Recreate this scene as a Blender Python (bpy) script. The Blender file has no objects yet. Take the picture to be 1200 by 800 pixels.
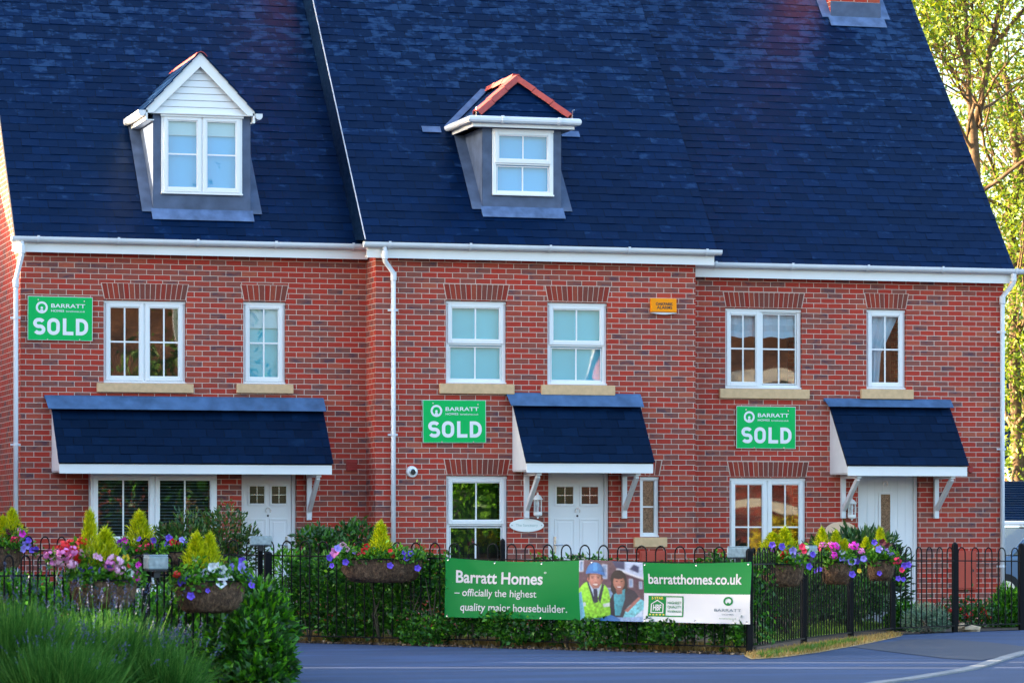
import bpy, math, random
import numpy as np
from mathutils import Vector, Matrix, Quaternion
random.seed(7); RNG = np.random.default_rng(7)
scene = bpy.context.scene
COL = scene.collection
R = math.radians

# ------------------------------------------------------------------ camera model (also used to turn measured points into metres)
YAW = R(16); FPX = 4050.0; HY = 620.0; CX = 600.0
r_ = (math.cos(YAW), -math.sin(YAW)); f_ = (math.sin(YAW), math.cos(YAW))
_D0 = 48.6; _R0 = (440 - 600) / FPX * _D0
CAM = (-(_D0*f_[0] + _R0*r_[0]), -(_D0*f_[1] + _R0*r_[1])); CZ = 1.17
GZ = -0.2
def _ray(px):
    k = (px - CX) / FPX
    return (f_[0] + k*r_[0], f_[1] + k*r_[1])
def P(px, py, Y):
    d = _ray(px); t = (Y - CAM[1]) / d[1]
    return (CAM[0] + t*d[0], CZ - (py - HY)/FPX*t)
def X(px, Y): return P(px, 600, Y)[0]
def Z(px, py, Y): return P(px, py, Y)[1]
def PD(px, py, D):
    d = _ray(px)
    return Vector((CAM[0] + D*d[0], CAM[1] + D*d[1], CZ - (py - HY)/FPX*D))
def G(px, py, z=GZ):
    D = (CZ - z)*FPX/(py - HY); return PD(px, py, D)

# ------------------------------------------------------------------ materials
def lin(c):
    return tuple((v/12.92 if v <= .04045 else ((v + .055)/1.055)**2.4) for v in [x/255 for x in c])
class NT:
    def __init__(s, name):
        s.m = bpy.data.materials.new(name); s.m.use_nodes = True
        s.t = s.m.node_tree; s.n = s.t.nodes; s.b = s.n['Principled BSDF']; s.out = s.n['Material Output']
    def add(s, typ, **kw):
        n = s.n.new(typ)
        for k, v in kw.items(): setattr(n, k, v)
        return n
    def link(s, a, b): s.t.links.new(a, b)
    def ramp(s, fac, stops, interp='LINEAR'):
        n = s.add('ShaderNodeValToRGB'); n.color_ramp.interpolation = interp
        e = n.color_ramp.elements
        while len(e) < len(stops): e.new(.5)
        for el, (p, c) in zip(e, stops):
            el.position = p; el.color = (*c, 1)
        s.link(fac, n.inputs[0]); return n.outputs[0]
    def mix(s, fac, a, b, typ='MIX'):
        n = s.add('ShaderNodeMix', data_type='RGBA', blend_type=typ)
        if isinstance(fac, (int, float)): n.inputs[0].default_value = fac
        else: s.link(fac, n.inputs[0])
        for i, v in ((6, a), (7, b)):
            if isinstance(v, tuple): n.inputs[i].default_value = (*v, 1)
            else: s.link(v, n.inputs[i])
        return n.outputs[2]
    def noise(s, scale, detail=3, vec=None, rough=.5):
        n = s.add('ShaderNodeTexNoise'); n.inputs['Scale'].default_value = scale
        n.inputs['Detail'].default_value = detail; n.inputs['Roughness'].default_value = rough
        if vec is not None: s.link(vec, n.inputs['Vector'])
        return n.outputs['Fac']
    def pos(s): return s.add('ShaderNodeNewGeometry').outputs['Position']
    def isl(s): return s.add('ShaderNodeNewGeometry').outputs['Random Per Island']
    def map(s, vec, scale=(1, 1, 1)):
        n = s.add('ShaderNodeMapping'); n.inputs['Scale'].default_value = scale; s.link(vec, n.inputs[0]); return n.outputs[0]
    def bump(s, h, strength=.3, dist=.01):
        n = s.add('ShaderNodeBump'); n.inputs['Strength'].default_value = strength; n.inputs['Distance'].default_value = dist
        s.link(h, n.inputs['Height']); s.link(n.outputs[0], s.b.inputs['Normal'])
    def set(s, **kw):
        for k, v in kw.items():
            k = k.replace('_', ' ')
            s.b.inputs[k].default_value = (*v, 1) if isinstance(v, tuple) and len(v) == 3 else v
        return s
def flat(name, col, rough=.5, var=.08, scale=9, spec=.5, metal=0):
    t = NT(name).set(Roughness=rough, Metallic=metal); t.b.inputs['Specular IOR Level'].default_value = spec
    f = t.noise(scale, 4, t.pos())
    c = t.ramp(f, [(.25, tuple(v*(1-var) for v in col)), (.75, tuple(min(1, v*(1+var)) for v in col))])
    t.link(c, t.b.inputs['Base Color']); return t.m
M = {}
# brick: red stretcher bond, 225 x 75 mm, with dark burnt bricks and pale mortar
def brick_mat(name, stops, mortar):
    t = NT(name).set(Roughness=.9); t.b.inputs['Specular IOR Level'].default_value = .06
    g = t.add('ShaderNodeNewGeometry'); sp = t.add('ShaderNodeSeparateXYZ'); t.link(g.outputs['Position'], sp.inputs[0])
    sn = t.add('ShaderNodeSeparateXYZ'); t.link(g.outputs['True Normal'], sn.inputs[0])
    ab = t.add('ShaderNodeMath', operation='ABSOLUTE'); t.link(sn.outputs[0], ab.inputs[0])
    gt = t.add('ShaderNodeMath', operation='GREATER_THAN'); t.link(ab.outputs[0], gt.inputs[0]); gt.inputs[1].default_value = .5
    mx = t.add('ShaderNodeMix', data_type='FLOAT'); t.link(gt.outputs[0], mx.inputs[0])
    t.link(sp.outputs[0], mx.inputs[2]); t.link(sp.outputs[1], mx.inputs[3])
    cb = t.add('ShaderNodeCombineXYZ'); t.link(mx.outputs[0], cb.inputs[0]); t.link(sp.outputs[2], cb.inputs[1])
    # slightly wandering joints
    nz = t.add('ShaderNodeTexNoise'); nz.inputs['Scale'].default_value = 7; t.link(cb.outputs[0], nz.inputs['Vector'])
    va = t.add('ShaderNodeVectorMath', operation='MULTIPLY_ADD'); t.link(nz.outputs['Color'], va.inputs[0])
    va.inputs[1].default_value = (.006, .006, 0); t.link(cb.outputs[0], va.inputs[2])
    b = t.add('ShaderNodeTexBrick', offset=.5, squash=1.0)
    for k, v in (('Scale', 1), ('Brick Width', .225), ('Row Height', .075), ('Mortar Size', .0052), ('Mortar Smooth', .25), ('Bias', 0)):
        b.inputs[k].default_value = v
    b.inputs['Color1'].default_value = (0, 0, 0, 1); b.inputs['Color2'].default_value = (1, 1, 1, 1)
    t.link(va.outputs[0], b.inputs['Vector'])
    body = t.ramp(b.outputs['Color'], stops)
    fine = t.noise(38, 5, t.pos(), .65)
    body = t.mix(t.ramp(fine, [(.38, (0, 0, 0)), (.75, (.42, .42, .42))]), body, (.24, .055, .048))
    bn = t.noise(8, 3, t.map(cb.outputs[0], (.8, 1.8, 1)), .55)
    iv = t.add('ShaderNodeMath', operation='MULTIPLY_ADD'); t.link(b.outputs['Color'], iv.inputs[0]); iv.inputs[1].default_value = -.42; t.link(bn, iv.inputs[2])
    body = t.mix(t.ramp(iv.outputs[0], [(.45, (0, 0, 0)), (.63, (.78, .78, .78))]), body, (.095, .058, .080))
    wide = t.noise(.55, 4, t.pos(), .6)
    mort = t.mix(t.noise(2.3, 4, t.pos()), mortar, tuple(v*.72 for v in mortar))
    c = t.mix(b.outputs['Fac'], body, mort)
    c = t.mix(t.ramp(wide, [(.3, (.32, .32, .32)), (.62, (0, 0, 0))]), c, (.55, .55, .55), 'MULTIPLY')
    t.link(c, t.b.inputs['Base Color'])
    inv = t.add('ShaderNodeMath', operation='SUBTRACT'); inv.inputs[0].default_value = 1; t.link(b.outputs['Fac'], inv.inputs[1])
    ad = t.add('ShaderNodeMath', operation='MULTIPLY_ADD'); t.link(fine, ad.inputs[0]); ad.inputs[1].default_value = .4; t.link(inv.outputs[0], ad.inputs[2])
    t.bump(ad.outputs[0], .5, .006)
    return t.m
RED = [(0, (.25, .095, .075)), (.22, (.32, .088, .064)), (.45, (.39, .070, .047)), (.65, (.46, .050, .034)), (.88, (.50, .058, .036)), (1, (.46, .115, .068))]
M['brick'] = brick_mat('red_brick', RED, (.74, .57, .49))
def arch_mat():
    t = NT('arch_brick').set(Roughness=.9); t.b.inputs['Specular IOR Level'].default_value = .06
    c = t.ramp(t.isl(), [(p_, tuple(v*.72 for v in c_)) for p_, c_ in RED])
    c = t.mix(t.ramp(t.noise(38, 5, t.pos(), .65), [(.35, (0, 0, 0)), (.75, (.5, .5, .5))]), c, (.16, .04, .035))
    t.link(c, t.b.inputs['Base Color']); return t.m
M['arch'] = arch_mat()
M['mortar'] = flat('mortar', (.64, .48, .40), .9)
def slate_mat(name='slate', base=(.0006, .0076, .034), pale=(.012, .036, .098)):
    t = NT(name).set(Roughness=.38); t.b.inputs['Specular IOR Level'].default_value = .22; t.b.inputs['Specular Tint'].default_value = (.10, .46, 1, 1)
    isl = t.isl()
    c = t.ramp(isl, [(0, tuple(v*.75 for v in base)), (.5, base), (1, tuple(v*1.35 for v in base))])
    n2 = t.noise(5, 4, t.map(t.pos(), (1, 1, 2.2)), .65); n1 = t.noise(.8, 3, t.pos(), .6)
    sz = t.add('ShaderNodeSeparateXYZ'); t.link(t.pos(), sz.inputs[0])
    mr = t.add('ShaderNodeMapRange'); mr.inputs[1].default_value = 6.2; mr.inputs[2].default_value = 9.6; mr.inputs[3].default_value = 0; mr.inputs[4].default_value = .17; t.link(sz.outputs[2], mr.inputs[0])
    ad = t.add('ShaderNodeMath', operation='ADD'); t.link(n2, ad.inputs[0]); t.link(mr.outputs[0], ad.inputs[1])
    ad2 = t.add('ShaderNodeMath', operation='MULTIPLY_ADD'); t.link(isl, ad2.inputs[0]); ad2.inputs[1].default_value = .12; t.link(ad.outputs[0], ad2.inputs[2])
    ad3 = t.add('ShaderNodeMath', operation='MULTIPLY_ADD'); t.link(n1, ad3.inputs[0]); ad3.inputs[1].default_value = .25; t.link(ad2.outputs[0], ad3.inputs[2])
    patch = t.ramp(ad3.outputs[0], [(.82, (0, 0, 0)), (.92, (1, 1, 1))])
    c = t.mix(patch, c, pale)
    t.link(c, t.b.inputs['Base Color'])
    rg = t.ramp(n2, [(.3, (.30, .30, .30)), (.7, (.52, .52, .52))]); t.link(rg, t.b.inputs['Roughness'])
    t.bump(t.noise(26, 5, t.map(t.pos(), (1, 1, .5))), .25, .004)
    return t.m
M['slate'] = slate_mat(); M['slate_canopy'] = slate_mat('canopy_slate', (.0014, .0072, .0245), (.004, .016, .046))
M['underlay'] = flat('roof_underlay', (.006, .007, .010), .9)
M['lead_canopy'] = flat('canopy_lead', (.060, .125, .25), .6, .35, 5, .25)
M['lead'] = flat('lead_sheet', (.078, .108, .18), .6, .30, 5, .25)
M['lead_pale'] = flat('lead_flashing', (.095, .15, .28), .55, .35, 7, .25)
M['lead_dark'] = flat('dark_lead', (.004, .013, .045), .6, .3, 5, .2)
M['white'] = flat('white_upvc', (.80, .81, .82), .32, .03, 2)
M['white_wood'] = flat('white_painted_wood', (.74, .76, .79), .45, .06, 5)
M['gutter'] = flat('gutter_plastic', (.66, .69, .74), .35, .06, 4)
M['stone'] = flat('sandstone', (.66, .44, .25), .9, .12, 14, .08)
M['door'] = flat('door_paint', (.78, .79, .82), .35, .03, 3)
M['chrome'] = flat('chrome', (.6, .6, .62), .25, .05, 5, metal=1)
M['dark'] = flat('dark_rubber', (.015, .015, .018), .5)
M['black'] = flat('black_paint', (.0055, .006, .008), .55, .2, 20, .12)
M['redtile'] = flat('red_ridge_tile', (.40, .062, .050), .75, .2, 12)
M['browntile'] = flat('brown_roof_tile', (.12, .052, .026), .8, .75, 1.6)
M['signgreen'] = flat('sign_green', (.002, .46, .100), .5, .03, 4, .15)
M['signwhite'] = flat('sign_white', (.80, .80, .82), .42, .02, 4)
M['bangreen'] = flat('banner_green', (.001, .195, .038), .55, .05, 2, .15)
M['banwhite'] = flat('banner_white', (.56, .57, .60), .5, .03, 2)
M['banteal'] = flat('banner_dark_green_ink', (.02, .13, .09), .5)
M['gold'] = flat('gold_ink', (.65, .50, .05), .5)
M['orange'] = flat('alarm_orange', (.98, .30, .002), .55, .04, 8, .15)
M['meter'] = flat('meter_box_brown', (.44, .052, .026), .5, .1, 4)
M['plate'] = flat('plate_white', (.84, .86, .85), .2, .02, 3)
M['plate_green_reflect'] = flat('plate_reflected_greenery', (.12, .20, .15), .12, .15, 6)  # greenery mirrored in the glossy plate, put into its base colour
M['arch_cream'] = flat('arch_cream', (.88, .80, .68), .6)
M['plate_warm_reflect'] = flat('plate_warm_reflect', (.75, .52, .36), .2, .05, 6)  # warm light mirrored in the glossy plate, put into its base colour
M['ink'] = flat('pale_ink', (.38, .52, .50), .5)
M['greyink'] = flat('grey_ink', (.10, .16, .20), .5)
M['lamp'] = flat('lamp_frosted', (.30, .38, .40), .28, .35, 22)
M['terracotta'] = flat('terracotta', (.36, .03, .025), .7)
M['blind'] = flat('roller_blind', (.34, .50, .58), .8, .04, 3)
M['sky_reflect_cyan'] = flat('cyan_sky_reflection', (.085, .47, .58), .8, .08, 1.2)  # sky reflection painted as a cyan panel behind the pane
M['sky_reflect_blue'] = flat('blue_sky_reflection', (.055, .37, .68), .8, .08, 1.2)  # bluer painted sky reflection for the dormer panes
M['verge_mortar'] = flat('verge_mortar', (.46, .47, .52), .9, .2, 12)
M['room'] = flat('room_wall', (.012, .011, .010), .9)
M['obscure'] = flat('patterned_glass', (.14, .11, .07), .12, .75, 60)
def glass_mat(name, refl, tint):
    t = NT(name)
    gl = t.add('ShaderNodeBsdfGlossy'); gl.inputs['Roughness'].default_value = .012; gl.inputs['Color'].default_value = (.95, .97, 1, 1)
    nz = t.add('ShaderNodeBump'); nz.inputs['Strength'].default_value = .05; nz.inputs['Distance'].default_value = .02
    t.link(t.noise(1.6, 1, t.pos()), nz.inputs['Height']); t.link(nz.outputs[0], gl.inputs['Normal'])
    tr = t.add('ShaderNodeBsdfTransparent'); tr.inputs['Color'].default_value = (*tint, 1)
    mx = t.add('ShaderNodeMixShader'); mx.inputs[0].default_value = refl
    t.link(tr.outputs[0], mx.inputs[1]); t.link(gl.outputs[0], mx.inputs[2]); t.link(mx.outputs[0], t.out.inputs[0])
    return t.m
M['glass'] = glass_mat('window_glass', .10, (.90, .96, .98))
def dark_glass():
    t = NT('door_glass'); t.set(Base_Color=(.012, .016, .012), Roughness=.06); t.b.inputs['Specular IOR Level'].default_value = .8; return t.m
M['darkglass'] = dark_glass()
M['clearglass'] = glass_mat('lantern_glass', .10, (.9, .93, .95))
def leaf_mat(name, a, b, c=None, trans=.35, gloss=.10):
    t = NT(name); c = c or b
    col = t.ramp(t.isl(), [(0, a), (.55, b), (1, c)])
    col = t.mix(t.ramp(t.noise(2.2, 2, t.pos()), [(.3, (.45, .45, .45)), (.7, (0, 0, 0))]), col, (.5, .55, .5), 'MULTIPLY')
    d = t.add('ShaderNodeBsdfDiffuse'); tr = t.add('ShaderNodeBsdfTranslucent'); g = t.add('ShaderNodeBsdfGlossy')
    g.inputs['Roughness'].default_value = .45; g.inputs['Color'].default_value = (.8, .9, .85, 1)
    t.link(col, d.inputs[0]); t.link(col, tr.inputs[0])
    m1 = t.add('ShaderNodeMixShader'); m1.inputs[0].default_value = trans
    t.link(d.outputs[0], m1.inputs[1]); t.link(tr.outputs[0], m1.inputs[2])
    m2 = t.add('ShaderNodeMixShader'); m2.inputs[0].default_value = gloss*.35
    t.link(m1.outputs[0], m2.inputs[1]); t.link(g.outputs[0], m2.inputs[2]); t.link(m2.outputs[0], t.out.inputs[0])
    return t.m
M['hedge'] = leaf_mat('hedge_leaf', (.012, .055, .005), (.030, .145, .010), (.085, .28, .014), .3)
M['laurel'] = leaf_mat('dark_shrub_leaf', (.012, .045, .008), (.030, .100, .016), (.075, .18, .03), .25, .15)
M['bright'] = leaf_mat('fresh_shrub_leaf', (.030, .15, .004), (.085, .34, .006), (.22, .54, .010), .35)
M['redtip'] = leaf_mat('red_tipped_leaf', (.03, .09, .012), (.08, .19, .02), (.24, .09, .05), .3)
M['silver'] = leaf_mat('silver_leaf', (.13, .24, .15), (.24, .38, .25), (.36, .50, .36), .2)
M['conifer'] = leaf_mat('golden_conifer', (.22, .36, .005), (.80, .80, .006), (.97, .90, .012), .3)
M['basketleaf'] = leaf_mat('basket_leaf', (.04, .16, .008), (.11, .34, .014), (.26, .54, .02), .3)
M['treeleaf'] = leaf_mat('tree_leaf', (.055, .125, .004), (.16, .235, .006), (.33, .33, .010), .45)
M['farleaf'] = leaf_mat('far_leaf', (.03, .09, .010), (.06, .15, .015), (.12, .20, .02), .35)
M['yellowleaf'] = leaf_mat('yellow_leaf', (.45, .36, .01), (.75, .6, .02), (.9, .7, .03), .35)
M['lavleaf'] = leaf_mat('lavender_leaf', (.020, .095, .012), (.062, .20, .028), (.16, .33, .055), .3, .03)
M['lavflower'] = leaf_mat('lavender_spike', (.05, .065, .13), (.085, .095, .19), (.13, .13, .27), .2)
M['grass'] = leaf_mat('grass_blade', (.07, .17, .015), (.14, .27, .02), (.25, .33, .04), .3)
M['drygrass'] = leaf_mat('dry_grass_blade', (.34, .19, .05), (.52, .32, .09), (.62, .43, .15), .2)
M['bark'] = flat('bark', (.13, .085, .050), .95, .5, 7, .05)
M['stem'] = flat('plant_stem', (.06, .05, .03), .9, .3, 9)
def petal_mat(name, edge, centre=None):
    t = NT(name); tc = t.add('ShaderNodeTexCoord')
    ln = t.add('ShaderNodeVectorMath', operation='LENGTH'); t.link(tc.outputs['Object'], ln.inputs[0])
    ce = centre or tuple(v*.55 for v in edge)
    c = t.ramp(ln.outputs['Value'], [(.012, ce), (.022, edge)])
    t.link(c, t.b.inputs['Base Color']); t.set(Roughness=.6)
    t.b.inputs['Subsurface Weight'].default_value = 0
    return t.m
FC = {'pink': (.85, .22, .55), 'palepink': (.85, .42, .62), 'magenta': (.80, .02, .50), 'red': (.80, .010, .012), 'rose': (.78, .025, .10),
      'purple': (.16, .07, .62), 'lilac': (.36, .28, .82), 'violet': (.30, .02, .45), 'white': (.85, .85, .88), 'bicolour': (.85, .85, .9),
      'wine': (.10, .003, .015), 'yellow': (.85, .55, .02)}
for k, v in FC.items(): M['p_'+k] = petal_mat('petal_'+k, v, (.18, .02, .42) if k == 'bicolour' else None)
def coir_mat():
    t = NT('coir').set(Roughness=.95)
    n = t.noise(34, 6, t.map(t.pos(), (1, 1, .6)), .7)
    c = t.ramp(n, [(.3, (.018, .010, .006)), (.5, (.11, .060, .032)), (.70, (.27, .16, .09))])
    t.link(c, t.b.inputs['Base Color']); t.bump(n, .9, .03); return t.m
M['coir'] = coir_mat()
def ground_mat(name, a, b, scale, fine=60, rough=.85, patch=None):
    t = NT(name).set(Roughness=rough)
    c = t.ramp(t.noise(scale, 5, t.pos(), .6), [(.3, a), (.7, b)])
    n2 = t.noise(fine, 3, t.pos())
    c = t.mix(t.ramp(n2, [(.3, (.35, .35, .35)), (.7, (0, 0, 0))]), c, (.5, .5, .5), 'MULTIPLY')
    if patch:
        n3 = t.noise(.35, 3, t.map(t.pos(), (1, 5, 1)), .6)
        c = t.mix(t.ramp(n3, [(.42, (0, 0, 0)), (.54, (.9, .9, .9))]), c, patch)
    t.link(c, t.b.inputs['Base Color']); t.bump(n2, .35, .006); return t.m
M['asphalt'] = ground_mat('asphalt', (.013, .041, .122), (.022, .060, .165), 1.2, 70, .9, (.010, .030, .086))
M['asphalt_new'] = ground_mat('fresh_asphalt', (.030, .036, .060), (.042, .048, .078), 1.6, 70, .8)
M['road'] = ground_mat('road_asphalt', (.018, .042, .112), (.028, .060, .15), .8, 60, .9, (.015, .034, .09))
M['kerb'] = ground_mat('kerb_stone', (.17, .18, .20), (.26, .26, .27), 3, 50)
M['soil'] = ground_mat('soil', (.035, .022, .014), (.09, .055, .032), 5, 40)
M['lawn'] = ground_mat('lawn_soil', (.17, .28, .025), (.28, .38, .05), 3, 50)
M['dryearth'] = ground_mat('dry_earth', (.40, .25, .10), (.58, .40, .18), 5, 50)
M['ground'] = ground_mat('ground', (.06, .07, .05), (.09, .10, .07), .3, 20)
M['rock'] = flat('rubble_stone', (.42, .31, .20), .9, .3, 10)
M['carpaint'] = flat('car_paint', (.10, .18, .30), .2, .02, 2)
M['tyre'] = flat('tyre', (.012, .012, .013), .8)

# ------------------------------------------------------------------ mesh builder
class MB:
    def __init__(s): s.v = []; s.f = []; s.mi = []; s.mats = []
    def mat(s, m):
        m = M[m]
        if m not in s.mats: s.mats.append(m)
        return s.mats.index(m)
    def face(s, pts, m):
        i = len(s.v); s.v += [tuple(p) for p in pts]; s.f.append(tuple(range(i, i+len(pts)))); s.mi.append(s.mat(m))
    def hexa(s, p, m):       # 8 corners: 0-3 bottom ring, 4-7 top ring
        i = len(s.v); s.v += [tuple(q) for q in p]; k = s.mat(m)
        for q in ((3, 2, 1, 0), (4, 5, 6, 7), (0, 1, 5, 4), (1, 2, 6, 5), (2, 3, 7, 6), (3, 0, 4, 7)):
            s.f.append(tuple(i+j for j in q)); s.mi.append(k)
    def box(s, x0, x1, y0, y1, z0, z1, m):
        s.hexa([(x0, y0, z0), (x1, y0, z0), (x1, y1, z0), (x0, y1, z0), (x0, y0, z1), (x1, y0, z1), (x1, y1, z1), (x0, y1, z1)], m)
    def ring(s, x0, x1, z0, z1, w, y0, y1, m, wb=None):
        wb = wb or w
        s.box(x0, x0+w, y0, y1, z0, z1, m); s.box(x1-w, x1, y0, y1, z0, z1, m)
        s.box(x0+w, x1-w, y0, y1, z1-w, z1, m); s.box(x0+w, x1-w, y0, y1, z0, z0+wb, m)
    def prism(s, poly, d, m):   # poly: 3D points, extruded by vector d
        n = len(poly); i = len(s.v); k = s.mat(m)
        s.v += [tuple(p) for p in poly] + [tuple(Vector(p)+Vector(d)) for p in poly]
        s.f.append(tuple(range(i+n-1, i-1, -1))); s.f.append(tuple(range(i+n, i+2*n))); s.mi += [k, k]
        for j in range(n):
            a, b = i+j, i+(j+1) % n
            s.f.append((a, b, b+n, a+n)); s.mi.append(k)
    def tube(s, pts, rad, m, seg=8, cap=True):
        pts = [Vector(p) for p in pts]; k = s.mat(m); rads = rad if isinstance(rad, (list, tuple)) else [rad]*len(pts)
        rings = []; up = None
        for j, p in enumerate(pts):
            d = (pts[min(j+1, len(pts)-1)] - pts[max(j-1, 0)]).normalized()
            if up is None or abs(up.dot(d)) > .95: up = Vector((0, 0, 1)) if abs(d.z) < .9 else Vector((1, 0, 0))
            u = (up - d*up.dot(d)).normalized(); w = d.cross(u); up = u
            i = len(s.v); rings.append(i)
            for q in range(seg):
                a = 2*math.pi*q/seg; s.v.append(tuple(p + (u*math.cos(a) + w*math.sin(a))*rads[j]))
        for j in range(len(rings)-1):
            for q in range(seg):
                a, b = rings[j]+q, rings[j]+(q+1) % seg
                s.f.append((a, b, b-rings[j]+rings[j+1], a-rings[j]+rings[j+1])); s.mi.append(k)
        if cap:
            s.f.append(tuple(rings[0]+q for q in range(seg-1, -1, -1))); s.f.append(tuple(rings[-1]+q for q in range(seg))); s.mi += [k, k]
    def lathe(s, c, prof, m, seg=16):   # prof: (r, z)
        k = s.mat(m); i0 = len(s.v)
        for r, z in prof:
            for q in range(seg):
                a = 2*math.pi*q/seg; s.v.append((c[0]+r*math.cos(a), c[1]+r*math.sin(a), c[2]+z))
        for j in range(len(prof)-1):
            for q in range(seg):
                a, b = i0+j*seg+q, i0+j*seg+(q+1) % seg
                s.f.append((a, b, b+seg, a+seg)); s.mi.append(k)
    def mesh(s, name, smooth=False):
        me = bpy.data.meshes.new(name); me.from_pydata(s.v, [], s.f)
        for m in s.mats: me.materials.append(m)
        me.polygons.foreach_set('material_index', s.mi)
        if smooth: me.polygons.foreach_set('use_smooth', [True]*len(s.f))
        me.update(); return me
    def build(s, name, parent=None, smooth=False, bevel=0):
        o = link(name, s.mesh(name, smooth), parent)
        if bevel:
            b = o.modifiers.new('Bevel', 'BEVEL'); b.width = bevel; b.segments = 2; b.limit_method = 'ANGLE'
        return o
def link(name, data, parent=None, loc=None):
    o = bpy.data.objects.new(name, data); COL.objects.link(o)
    if parent is not None:
        o.parent = parent; o.matrix_parent_inverse = Matrix.Translation(Vector(parent.location)*-1) if parent.parent is None and loc is None else Matrix()
    if loc is not None: o.location = loc
    return o
def tag(o, label, cat, group=None, kind=None):
    if label: o['label'] = label
    if cat: o['category'] = cat
    if group: o['group'] = group
    if kind: o['kind'] = kind
    return o
def thing(name, label, cat, loc=(0, 0, 0), group=None, rz=0):
    o = bpy.data.objects.new(name, None); COL.objects.link(o); o.location = loc; o.rotation_euler.z = rz; o.empty_display_size = .2
    return tag(o, label, cat, group)
def structure(o): o['kind'] = 'structure'; return o
def quads(name, V, F, mats, mi=None, smooth=False):
    me = bpy.data.meshes.new(name); nv, nf, k = len(V), len(F), F.shape[1]
    me.vertices.add(nv); me.vertices.foreach_set('co', np.asarray(V, dtype=np.float32).ravel())
    me.loops.add(nf*k); me.loops.foreach_set('vertex_index', np.asarray(F, dtype=np.int32).ravel())
    me.polygons.add(nf); me.polygons.foreach_set('loop_start', np.arange(0, nf*k, k, dtype=np.int32)); me.polygons.foreach_set('loop_total', np.full(nf, k, dtype=np.int32))
    for m in mats: me.materials.append(M[m])
    if mi is not None: me.polygons.foreach_set('material_index', np.asarray(mi, dtype=np.int32))
    me.update(); me.validate(); return me
def leaf_mesh(name, pts, dirs, length, width, mats, mi=None):
    """kite-shaped leaves: points, growing directions, sizes"""
    n = len(pts); pts = np.asarray(pts); d = np.asarray(dirs, float); d /= np.linalg.norm(d, axis=1, keepdims=True)+1e-9
    rnd = RNG.normal(size=(n, 3)); w = np.cross(d, rnd); w /= np.linalg.norm(w, axis=1, keepdims=True)+1e-9
    nn = np.cross(d, w)
    L = (length*RNG.uniform(.65, 1.25, n))[:, None]; W = (width*RNG.uniform(.7, 1.2, n))[:, None]
    a = pts; b = pts + d*L*.45 + w*W*.5 + nn*W*.18; c = pts + d*L - nn*L*.08; e = pts + d*L*.45 - w*W*.5 + nn*W*.18
    V = np.stack([a, b, c, e], 1).reshape(-1, 3); F = np.arange(4*n).reshape(-1, 4)
    return quads(name, V, F, mats, mi)

# ------------------------------------------------------------------ text
def text_mesh(s, bold=0.0):
    cu = bpy.data.curves.new('lettering', 'FONT'); cu.body = s; cu.size = 1; cu.offset = bold; cu.resolution_u = 4
    o = bpy.data.objects.new('lettering', cu); COL.objects.link(o)
    dg = bpy.context.evaluated_depsgraph_get(); me = bpy.data.meshes.new_from_object(o.evaluated_get(dg))
    V = [tuple(v.co) for v in me.vertices]; F = [tuple(p.vertices) for p in me.polygons]
    bpy.data.objects.remove(o); bpy.data.curves.remove(cu); bpy.data.meshes.remove(me)
    return V, F
def text_into(mb, s, u0, u1, v0, v1, mat, fn, bold=0.0):
    """letters fitted into the box u0..u1, v0..v1 and mapped to 3D by fn(u, v)"""
    V, F = text_mesh(s, bold)
    xs = [v[0] for v in V]; ys = [v[1] for v in V]; ax, bx, ay, by = min(xs), max(xs), min(ys), max(ys)
    i = len(mb.v); k = mb.mat(mat)
    mb.v += [tuple(fn(u0 + (x-ax)/(bx-ax)*(u1-u0), v0 + (y-ay)/(by-ay)*(v1-v0))) for x, y, _ in V]
    for f in F: mb.f.append(tuple(i+j for j in f)); mb.mi.append(k)
def stroke_into(mb, pts, w, mat, fn, asp):
    """a line of even width (w in v units; asp = width/height of the plate)"""
    L, Rr = [], []
    for i, p in enumerate(pts):
        a, b = pts[max(0, i-1)], pts[min(len(pts)-1, i+1)]; dx, dy = (b[0]-a[0])*asp, b[1]-a[1]; n = math.hypot(dx, dy) or 1
        nx, ny = -dy/n*w/2, dx/n*w/2; L.append((p[0]+nx/asp, p[1]+ny)); Rr.append((p[0]-nx/asp, p[1]-ny))
    for i in range(len(pts)-1): mb.face([fn(*L[i]), fn(*L[i+1]), fn(*Rr[i+1]), fn(*Rr[i])], mat)
def poly_into(mb, pts, mat, fn): mb.face([fn(u, v) for u, v in pts], mat)
def ell(cu, cv, ru, rv, n=20, a0=0, a1=360):
    return [(cu+ru*math.cos(R(a0+(a1-a0)*i/(n if a1-a0 >= 360 else n-1))), cv+rv*math.sin(R(a0+(a1-a0)*i/(n if a1-a0 >= 360 else n-1)))) for i in range(n)]
def annulus_into(mb, cu, cv, r0, r1, mat, fn, n=28, sy=1):
    for i in range(n):
        a, b = 2*math.pi*i/n, 2*math.pi*(i+1)/n
        poly_into(mb, [(cu+r1*math.cos(a), cv+sy*r1*math.sin(a)), (cu+r1*math.cos(b), cv+sy*r1*math.sin(b)), (cu+r0*math.cos(b), cv+sy*r0*math.sin(b)), (cu+r0*math.cos(a), cv+sy*r0*math.sin(a))], mat, fn)

# ------------------------------------------------------------------ houses
PITCH = R(49); TAN = math.tan(PITCH)
Y1, Y2, Y3 = .55, 0.0, .45
W1 = (X(24, Y1), -.002); W2 = (0.0, X(815, 0)); W3 = (W2[1]+.002, X(1176, Y3))
E1, E2, E3 = 5.17, 5.20, 5.02          # slate edge height at the eaves
EV = .20                                # slates overhang the wall by this
DEPTH = 8.3

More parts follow.
